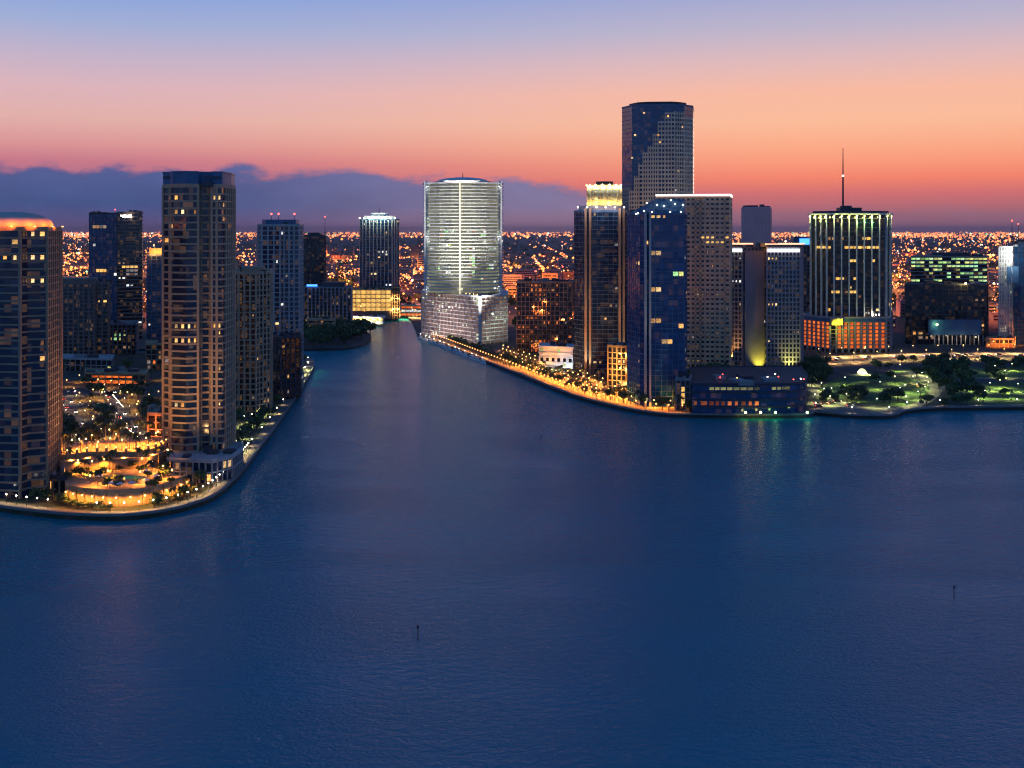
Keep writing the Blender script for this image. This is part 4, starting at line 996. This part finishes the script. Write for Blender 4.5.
# park: lawns, paths, trees
def sheet(name, pts, m, label, dz=.05, kind='structure'):
    return tag(MB().prism(ccw(smoothpl([gp(x,y,Z) for x,y in pts]+[gp(*pts[0],Z)],3)[:-1]), Z-.2, Z+dz).obj(name, M[m]), label, kind=kind)
sheet('park_lawn', [(818,389),(840,378),(880,374),(910,378),(930,386),(938,397),(915,406),(880,405),(840,399)], 'lawn', 'wide green park lawn behind the seawall at right')
sheet('park_lawn', [(944,398),(960,386),(1000,382),(1060,384),(1060,402),(980,405)], 'lawn', 'second park lawn at the right edge')
sheet('park_lawn', [(890,371),(930,366),(990,368),(1040,366),(1040,376),(960,379),(910,375)], 'lawn', 'long lawn behind the park trees')
sheet('park_plaza', [(812,412),(826,401),(842,404),(870,409),(900,411),(880,414),(840,414)], 'paving', 'paved plaza at the park corner')
def rpath(pts, w, label, m='paving', name='park_path', dz=.10):
    pl = smoothpl([gp(x,y,Z) for x,y in pts]); tag(MB().strip(pl, -w/2, w/2, Z-.2, Z+dz).obj(name, M[m]), label, kind='structure'); return pl
pth = rpath([(806,384),(816,392),(832,400),(852,406),(880,409),(910,407),(930,398),(936,388),(925,378),(905,371)], 8, 'pale curving path round the wide park lawn')
rpath([(936,391),(960,380),(1000,378),(1060,379)], 6, 'pale path between the two right lawns', dz=.12)
road2 = rpath([(800,362),(850,359.5),(905,357.5),(960,356.5),(1030,356),(1100,356)], 30, 'wide boulevard between the park and the office buildings', 'asphalt', 'boulevard', .08)
rpath([(800,359.3),(850,357.2),(905,355.4),(960,354.4),(1030,354),(1100,354)], 26, 'pale pavement behind the boulevard', 'paving', 'boulevard_pavement', .14)
for x,y,a in along(offline(road2,17), 24, 8): lamp(STREET, x, y, 'street lamp on the boulevard behind the park', 'lamps on the boulevard')
for x,y,a in along(offline(road2,-17), 24, 18): lamp(STREET, x, y, 'street lamp on the boulevard behind the park', 'lamps on the boulevard')
for x,y,a in along(offline(pth,5), 26, 8): lamp(PARK, x, y, 'pale lamp beside the curving park path', 'lamps on the curving park path')
for px,py in ((870,383),(895,384),(913,384),(925,376),(975,391),(990,391),(1005,378),(1012,371),(995,373),(845,385),(905,393),(900,396),(880,390),(858,403),(1018,392),(960,370),(950,366),(1000,388),(985,399),(1010,399),(940,371),(824,397),(815,403),(830,405)):
    x, y = gp(px,py,Z); lamp(PARK, x, y, 'pale lamp standing on the park lawns', 'lamps on the park lawns')
pb = [offset(ccw([gp(818,389),gp(840,380),gp(880,376),gp(910,380),gp(930,386),gp(934,396),gp(912,404),gp(880,403),gp(840,398)]),0)]
n = 0
for _ in range(1900):
    px = R.uniform(806,1120); py = R.uniform(361,408); x, y = gp(px,py,Z)
    if not free(x,y,5) or any((x-p[0])**2+(y-p[1])**2 < 30 for p in pth): continue
    dens = .04 if inpoly((x,y),pb[0]) else .15
    if 930 < px < 968 and 368 < py < 400: dens = .6
    if 838 < px < 900 and 397 < py < 406: dens = .8
    if px > 985 and 364 < py < 373: dens = .8
    if py > 404 and px > 936: dens = .2
    if R.random() > dens: continue
    n += 1
    if n > 150: break
    big = 930 < px < 968 and 368 < py < 400
    k = 'palm' if R.random() < .15 and not big else 'tree'
    plant(k, x, y, 'tall dense tree in the dark grove of the park' if big else ('palm tree' if k=='palm' else 'tree')+' scattered over the park', 'dark park grove' if big else ('palms' if k=='palm' else 'trees')+' in the park', R.uniform(1.0,1.45) if big else R.uniform(.6,1.1))
for _ in range(26):
    px, D = R.uniform(686,728), R.uniform(760,802); x = gx(px,D)
    if free(x,D,3): plant('tree', x, D, 'tree between the brown hotel and the low dark building', 'trees at the foot of the brown hotel', R.uniform(1.2,1.9))
for _ in range(12):
    px, D = R.uniform(686,728), R.uniform(757,775); lamp(PARK, gx(px,D), D, 'lamp among the trees below the brown hotel', 'lamps below the brown hotel')
for _ in range(14):
    px, D = R.uniform(806,826), R.uniform(790,900); x = gx(px,D)
    if free(x,D,3): plant('tree', x, D, 'tree on the avenue left of the park', 'trees left of the park', R.uniform(.9,1.4))
x, y = gp(862,374,Z); q = thing('band_shell', 'small bright white tent shell on the park lawn', 'band shell', (x,y,Z)); q.scale = (.55,.55,.6)
s = MB(); n = 10; prof = []
for j in range(5):
    r_ = 7*math.cos(j*math.pi/10); zz = 7.5*math.sin(j*math.pi/10)
    prof += [(r_*math.cos(math.pi*i/n), r_*math.sin(math.pi*i/n)*.8, zz) for i in range(n+1)]
s.add(prof, [(j*(n+1)+i, j*(n+1)+i+1, (j+1)*(n+1)+i+1, (j+1)*(n+1)+i) for j in range(4) for i in range(n)]); s.obj('shell', M['white'], q)
MB().box(0,-1.5,.5,14,8,1).obj('stage', M['paving'], q); MB().tube((-4,-4,1),(-4,-4,6),.1,.1,5).tube((4,-4,1),(4,-4,6),.1,.1,5).obj('stage_posts', M['steel'], q)
point((1,.95,.45), 16000, (0,-6,5.6), q, angle=165); spot((1,.95,.45), 20000, (x,y-14,Z+2), (x,y,Z+4), 70)
x, y = gp(917,385,Z); q = thing('fountain', 'round fountain glowing orange on the park lawn', 'fountain', (x,y,Z))
cir = [(6*math.cos(a*.3142),6*math.sin(a*.3142)) for a in range(20)]
MB().ring(cir, [(a*.85,b*.85) for a,b in cir], .0, .9).obj('basin', M['paving'], q); MB().tube((0,0,0),(0,0,3),.5,.3,8).tube((0,0,2.2),(0,0,2.5),.6,1.6,10).tube((0,0,3),(0,0,5),.25,.05,6).obj('spout', M['white'], q)
point((1,.4,.1), 30000, (0,-2.8,2.4), q); point((1,.4,.1), 9000, (0,-8,3), q)
# cars on the drives and the avenues
def make_car(name, paint, label, group):
    t = thing('parked_car', label, 'car', (0,0,0), group)
    b = MB(); b.add([(x,y,z) for y in (-.88,.88) for x,z in ((-2.2,.35),(2.2,.35),(2.25,.75),(1.3,.95),(-2.1,1.0),(-2.25,.7))], [(0,1,2,3,4,5),(11,10,9,8,7,6)]+[(i,6+i,6+(i+1)%6,(i+1)%6) for i in range(6)]); b.obj('body', M[paint], t)
    c = MB(); c.add([(x,y*k,z) for k,y in ((1,-.8),(1,.8)) for x,z in ((-1.9,.98),(1.2,.95),(.4,1.45),(-1.3,1.45))], [(0,1,2,3),(7,6,5,4)]+[(i,4+i,4+(i+1)%4,(i+1)%4) for i in range(4)]); c.obj('cabin', M['g_black'], t)
    wm = MB().tube((0,-.12,0),(0,.12,0),.33,.33,10).mesh('wheel', M['rubber'])
    for x in (-1.4,1.4):
        for y in (-.85,.85): mk('wheel', wm, t, (x,y,.33))
    for y in (-.6,.6):
        MB().box(2.24,y,.65,.12,.4,.22).obj('headlight', M['l_white'], t); MB().box(-2.26,y,.75,.1,.4,.18).obj('tail_light', M['l_red'], t)
    return t
cars = {}
def car(x, y, a, label, group):
    p = R.choice(['carblack','carpale'])
    lb = ('dark car ' if p == 'carblack' else 'silver car ')+label; gr = ('dark' if p == 'carblack' else 'silver')+' cars '+group
    if p not in cars:
        cars[p] = make_car('car', p, lb, gr); cars[p].location = (x,y,LAND+.1); cars[p].rotation_euler = (0,0,a); return
    copy_tree(cars[p], (x,y,LAND+.1), a, label=lb, group=gr)
for rd, lb, gr in ((r1,'on the left island drive','on the left island drive'),(r2,'on the curving island drive','on the curving island drive'),(r3,'on the street across the island','on the island street')):
    for s in (-2,2):
        for x,y,a in along(offline(rd,s), R.uniform(32,50), R.uniform(3,12)): car(x,y,a+(math.pi if s<0 else 0),lb,gr)
for s in (-9,-4,4,9):
    for x,y,a in along(offline(road2,s), R.uniform(26,40), R.uniform(2,30)): car(x,y,a+(math.pi if s>0 else 0),'on the boulevard behind the park','on the boulevard')
for _ in range(14):
    px, py = R.uniform(812,850), R.uniform(402,413); x, y = gp(px,py,Z)
    if inpoly((x,y), ccw([gp(812,412),gp(826,401),gp(842,404),gp(870,409),gp(840,414)])): car(x,y,R.uniform(-.3,.3),'on the paved plaza at the park corner','on the park plaza')
# channel markers in the bay
for px, py, lb in ((418,640,'dark channel post in the open water, nearest one, left of centre'),(541,443,'small dark channel post standing far out in mid-bay'),(954,599,'dark channel post in the water at right')):
    x, y = gp(px,py); q = thing('channel_marker', lb, 'channel marker', (x,y,0))
    MB().tube((0,0,-1),(0,0,4.4),.16,.13,7).obj('pile', M['bark'], q); MB().box(0,-.2,3.7,.7,.08,.7,.3).obj('board', M['steel'], q)

# ================================================================== THE CITY BEYOND
def visible_ground(px, py):
    return not (420 < px < 510 and py > 296)
protos = []
specs = [((34,22,9),'grey'),((52,30,14),'brown'),((26,24,22),'tan'),((44,20,30),'purple'),((70,40,8),'grey'),((30,18,16),'beige')]
LOWL = 'dark low-rise building among the orange street lights beyond the towers'
for i,((w,d,h),m) in enumerate(specs):
    q = thing('low_rise_building', LOWL, 'low building', (0,0,0), 'low buildings of the far city')
    MB().box(0,0,h/2,w,d,h).obj('walls', M[m], q); MB().ring([(-w/2-.2,-d/2-.2),(w/2+.2,-d/2-.2),(w/2+.2,d/2+.2),(-w/2-.2,d/2+.2)],[(-w/2+.6,-d/2+.6),(w/2-.6,-d/2+.6),(w/2-.6,d/2-.6),(-w/2+.6,d/2-.6)],h-.2,h+1).obj('parapet', M[m], q)
    MB().box(w*.15,0,h+1.4,w*.25,d*.4,2.8).obj('plant_room', M['roof'], q)
    nfl = max(int(h/4),1)
    for f in range(nfl): MB().box(0,-d/2-.05,2+f*4,w-3,.3,1.8).obj('window_strip', M['g_black'], q)
    for k in range(4+i): 
        MB().box(-w/2+4+6*R.randrange(int(w/6)),-d/2-.1,2+4*R.randrange(nfl),2.6,.5,1.8).obj('lit_window', M[R.choice(['w_warm','w_orange','w_dim'])], q)
    protos.append(q)
placed = []
def spread(D): return gx(-160,D), gx(1180,D)
used = [False]*len(protos); n = 0
for _ in range(6000):
    py = R.uniform(258,334) if R.random() < .5 else R.uniform(248,300)
    D = gd(py,Z); px = R.uniform(-60,1130); x = gx(px,D)
    if D < 1180 or (D < 1600 and 340 < px < 530): continue
    if not inpoly((x,D), main_poly) or not free(x,D,26): continue
    if any((x-a)**2+(D-b)**2 < 55**2 for a,b in placed): continue
    if 366 < px < 424 and D < 1480: continue
    placed.append((x,D)); k = R.randrange(len(protos)); n += 1
    if not used[k]: used[k] = True; protos[k].location = (x,D,Z); protos[k].rotation_euler = (0,0,R.uniform(-.12,.12))
    else: copy_tree(protos[k], (x,D,Z), R.uniform(-.12,.12), scale=R.uniform(.8,1.25))
    if n >= 240: break
fb = MB()
for _ in range(1800):
    py = HOR+1.4+28*R.random()**1.6; D = gd(py,Z)
    if D < 2600: continue
    x = R.uniform(*spread(D)); w = R.uniform(18,60); d = R.uniform(18,50)
    h = R.choice([6,7,9,12,16])*R.uniform(.8,1.2) if R.random() < .94 else R.uniform(25,60)
    fb.box(x, D, Z+h/2, w, d, h, R.uniform(-.1,.1))
tag(fb.obj('distant_buildings', M['brown']), 'countless dark low buildings spreading to the horizon', 'buildings', None, 'stuff')
ft = MB()
for _ in range(5000):
    py = HOR+2.5+95*R.random()**1.7; D = gd(py,Z); x = R.uniform(*spread(D))
    if D < 1250 or D > 12000 or not inpoly((x,D), main_poly): continue
    if noise.noise((x/260,D/420,3)) < -.08: continue
    s = R.uniform(3.5,7)*(1+D/9000)
    if not free(x,D,6): continue
    for _k in range(5):
        a = R.uniform(0,6.28); u = R.uniform(0,s); h = R.uniform(3,9)
        p = (x+math.cos(a)*u, D+math.sin(a)*u, Z+h); b1 = Vector((R.uniform(-1,1),R.uniform(-1,1),R.uniform(-.3,.3))).normalized()*s*.6; b2 = Vector((R.uniform(-.5,.5),R.uniform(-.4,.4),1)).normalized()*s*.5
        p = Vector(p); ft.add([p-b1-b2,p+b1-b2*.7,p+b1*.7+b2,p-b1*.8+b2*.8],[(0,1,2,3)])
tag(ft.obj('distant_trees', M['leaf']), 'dark mass of tree crowns between the streets of the far city', 'trees', None, 'stuff')
# street lights of the far city: streets run inland and across
mats = {'o':bulb('sodium_street_light',(1,.27,.02),3.0),'r':bulb('red_orange_light',(1,.19,.01),2.3),'y':bulb('yellow_street_light',(1,.45,.10),2.8),'w':bulb('pale_city_light',(1,.8,.55),3),'g':bulb('greenish_city_light',(.5,1,.4),1.5)}
FL = {k: MB() for k in mats}; near = []
def oct_(mb, x, y, z, r):
    mb.add([(x+r,y,z),(x,y+r,z),(x-r,y,z),(x,y-r,z),(x,y,z+r),(x,y,z-r)], [(0,1,4),(1,2,4),(2,3,4),(3,0,4),(1,0,5),(2,1,5),(3,2,5),(0,3,5)])
tot = 0
for _ in range(90000):
    if tot > 17000: break
    u = R.random(); py = HOR+1.0+ (6.5*R.random() if u < .26 else 84*R.random()**1.35)
    D = gd(py, Z+7)
    if D < 1230 or D > 45000: continue
    px = R.uniform(-150,1170); x = gx(px,D)
    g = 150 if D < 4000 else 400
    if R.random() < .5: x = (round(x/g-.5)+.5)*g+R.uniform(-6,6)
    elif D < 9000: D = round(D/(g*1.3))*g*1.3+R.uniform(-8,8)
    if D < 1230: continue
    nz = noise.noise((x/(200+D*.08),D/(300+D*.15),1.3))+.5*noise.noise((x/70,D/110,8))
    if R.random() > .62+.9*nz: continue
    if not inpoly((x,D), main_poly) or not free(x,D,5): continue
    if D < 1500 and 366 < 512+x*F/D < 424: continue
    r = D*.00070*R.choice([.4,.5,.6,.75,.9,1,1.2,1.8])
    k = R.choices('orywg', [50,30,12,6,2])[0]
    z = Z+R.uniform(11,20)
    tot += 1
    oct_(FL[k], x, D, z, max(r,.6))
names = {'o':'sodium orange','r':'red','y':'yellow','w':'white','g':'green'}
for k in FL: tag(FL[k].obj('distant_street_lights', mats[k]), 'countless %s lights of the far city out to the horizon' % names[k], 'city lights', None, 'stuff')
for _ in range(300):  # added spots without fixtures, for the orange glow on the far ground
    D = 1300*(3.6**R.random()); x = gx(R.uniform(-120,1150),D)
    if inpoly((x,D), main_poly) and free(x,D,20): point(R.choice([(1,.25,.04),(1,.32,.06),(1,.15,.03)]), 330000*(D/1500)**1.2, (x,D,Z+50), None, 3, 'down', 150)
# slim radio towers on the horizon
for px, py, D, lb in ((325,217,3600,'slim lattice mast far beyond the dark office slab'),(1012,221,3000,'slim radio mast with a red light at far right')):
    q = thing('radio_mast', lb, 'mast', (gx(px,D),D,Z)); h = gz(py,D)-Z
    m = MB()
    for a in range(3): m.tube((3*math.cos(a*2.09),3*math.sin(a*2.09),0),(0,0,h),.7,.4,5)
    for k in range(1,12):
        w = 3*(1-k/12)
        for a in range(3): m.tube((w*math.cos(a*2.09),w*math.sin(a*2.09),h*k/12),(w*math.cos(a*2.09+2.09),w*math.sin(a*2.09+2.09),h*k/12),.25,.25,4)
    m.obj('lattice', M['steel'], q); MB().ball((0,0,h+1),2.2).obj('warning_light', M['l_red'], q)

# ------------------------------------------------------------------ evening haze
hz = bpy.data.materials.new('evening_haze'); hz.use_nodes = True; nt = hz.node_tree
nt.nodes.remove(nt.nodes['Principled BSDF'])
pv = nt.nodes.new('ShaderNodeVolumePrincipled'); pv.inputs['Color'].default_value = (1,.74,.72,1); pv.inputs['Density'].default_value = HAZE
nt.links.new(pv.outputs[0], nt.nodes['Material Output'].inputs['Volume'])
tag(MB().box(0, 29500, 124, 124000, 64000, 256).obj('haze', hz), 'thin evening haze over the bay and the far city', kind='stuff')

# ================================================================== SKY, SUN, CAMERA
W = bpy.data.worlds.new('World'); SC.world = W; W.use_nodes = True
nt = W.node_tree; N, L = nt.nodes, nt.links; bg = N['Background']
tc = N.new('ShaderNodeTexCoord'); sp = N.new('ShaderNodeSeparateXYZ'); L.new(tc.outputs['Generated'], sp.inputs[0])
def math_(op, a, b=None, c=None, clamp=False):
    n = N.new('ShaderNodeMath'); n.operation = op; n.use_clamp = clamp
    for i, v in enumerate((a,b,c)):
        if v is None: continue
        if isinstance(v, (int,float)): n.inputs[i].default_value = v
        else: L.new(v, n.inputs[i])
    return n.outputs[0]
def ramp(fac, stops):
    r = N.new('ShaderNodeValToRGB'); e = r.color_ramp.elements
    e[0].position, e[0].color = stops[0][0], srgb(*stops[0][1]); e[1].position, e[1].color = stops[-1][0], srgb(*stops[-1][1])
    for p, c in stops[1:-1]: q = e.new(p); q.color = srgb(*c)
    L.new(fac, r.inputs[0]); return r.outputs[0]
def mix(f, a, b):
    n = N.new('ShaderNodeMix'); n.data_type = 'RGBA'
    if isinstance(f,(int,float)): n.inputs[0].default_value = f
    else: L.new(f, n.inputs[0])
    for i, v in ((6,a),(7,b)):
        if isinstance(v, tuple): n.inputs[i].default_value = v
        else: L.new(v, n.inputs[i])
    return n.outputs[2]
def smooth(v, a, b):
    n = N.new('ShaderNodeMapRange'); n.interpolation_type = 'SMOOTHSTEP'; n.inputs[1].default_value = a; n.inputs[2].default_value = b; L.new(v, n.inputs[0]); return n.outputs[0]
z = math_('MAXIMUM', sp.outputs[2], 0.0); u = math_('SQRT', z)
ZEN = [(.47,(128,156,214)),(.52,(78,132,206)),(.60,(34,106,188)),(.75,(14,88,166)),(1,(26,80,146))]
left = ramp(u, [(0,(114,76,118)),(.117,(124,88,136)),(.18,(160,102,136)),(.243,(204,124,140)),(.27,(222,152,152)),(.308,(230,178,172)),(.349,(222,182,190)),(.385,(196,180,204)),(.418,(162,176,216)),(.453,(134,164,222))]+ZEN[1:])
right = ramp(u, [(0,(134,92,122)),(.117,(162,106,122)),(.178,(214,114,116)),(.213,(248,134,110)),(.243,(254,156,124)),(.277,(255,176,140)),(.308,(254,190,156)),(.349,(250,188,164)),(.385,(226,187,188)),(.418,(192,182,204)),(.453,(164,170,210))]+ZEN[1:])
az = math_('DIVIDE', sp.outputs[0], math_('MAXIMUM', math_('ABSOLUTE', sp.outputs[1]), .05))
west = mix(smooth(az, -.42, .30), left, right)
east = ramp(u, [(0,(92,108,146)),(.2,(98,124,168)),(.35,(94,130,182)),(.6,(72,116,178)),(1,(34,80,146))])
sky = mix(smooth(sp.outputs[1], -.35, .45), east, west)
# cloud bank low over the west
cv = N.new('ShaderNodeCombineXYZ'); L.new(math_('MULTIPLY', az, 17.0), cv.inputs[0]); L.new(math_('MULTIPLY', sp.outputs[2], 40.0), cv.inputs[1])
nz = N.new('ShaderNodeTexNoise'); nz.inputs['Scale'].default_value = 1.0; nz.inputs['Detail'].default_value = 7; nz.inputs['Roughness'].default_value = .56; L.new(cv.outputs[0], nz.inputs['Vector'])
nf = math_('SUBTRACT', nz.outputs['Fac'], .5)
edge = math_('ADD', math_('MULTIPLY_ADD', nf, .060, .0545), math_('MULTIPLY', smooth(az, -.25, .0), -.009))
edge = math_('SUBTRACT', edge, math_('MULTIPLY', smooth(az, .03, .20), .030))
cm = smooth(math_('SUBTRACT', edge, sp.outputs[2]), -.005, .0085)
cm = math_('MULTIPLY', cm, math_('SUBTRACT', 1.0, math_('MULTIPLY', smooth(az, .03, .20), .85)))
cm = math_('MULTIPLY', cm, smooth(sp.outputs[1], .3, .7))
cc = mix(smooth(az, -.34, .06), ramp(u, [(0,(112,78,116)),(.09,(94,86,136)),(.15,(68,88,140)),(.24,(86,96,150)),(1,(90,98,152))]),
         ramp(u, [(0,(150,108,132)),(.1,(150,122,150)),(.15,(132,122,160)),(.24,(124,122,164)),(1,(120,120,164))]))
cn = N.new('ShaderNodeMix'); cn.data_type = 'RGBA'; cn.blend_type = 'MULTIPLY'; cn.inputs[0].default_value = 1
L.new(cc, cn.inputs[6]); vv = math_('MULTIPLY_ADD', nf, .45, 1.0); cb = N.new('ShaderNodeCombineXYZ')
for i in range(3): L.new(vv, cb.inputs[i])
L.new(cb.outputs[0], cn.inputs[7])
sky = mix(cm, sky, cn.outputs[2])
st = N.new('ShaderNodeTexSky'); st.sky_type = 'NISHITA'; st.sun_disc = False; st.sun_elevation = math.radians(0.5); st.sun_rotation = math.radians(8)
ad = N.new('ShaderNodeMix'); ad.data_type = 'RGBA'; ad.blend_type = 'ADD'; ad.inputs[0].default_value = .0015; L.new(sky, ad.inputs[6]); L.new(st.outputs[0], ad.inputs[7])
L.new(ad.outputs[2], bg.inputs['Color']); bg.inputs['Strength'].default_value = 1.0
sun = bpy.data.lights.new('dusk_sun', 'SUN'); sun.energy = .08; sun.color = (1,.62,.5); sun.angle = math.radians(12)
so = bpy.data.objects.new('dusk_sun', sun); COL.objects.link(so); so.rotation_euler = Vector((-.14,-1,-.03)).to_track_quat('-Z','Y').to_euler()

cam = bpy.data.cameras.new('camera'); co = bpy.data.objects.new('camera', cam); COL.objects.link(co)
co.location = (0,0,H); co.rotation_euler = (math.radians(90),0,0)
cam.sensor_width = 36; cam.lens = 36*F/1024; cam.shift_y = -(384-HOR)/1024; cam.clip_start = 1; cam.clip_end = 120000
SC.camera = co
SC.view_settings.view_transform = 'Standard'; SC.view_settings.look = 'None'; SC.view_settings.exposure = 0; SC.view_settings.gamma = 1
SC.render.engine = 'CYCLES'
cy = SC.cycles; cy.use_denoising = True; cy.denoiser = 'OPENIMAGEDENOISE'; cy.sample_clamp_indirect = 3; cy.sample_clamp_direct = 0
cy.filter_width = 1.15; cy.max_bounces = 4; cy.diffuse_bounces = 2; cy.glossy_bounces = 3; cy.use_light_tree = True; cy.caustics_reflective = False; cy.caustics_refractive = False
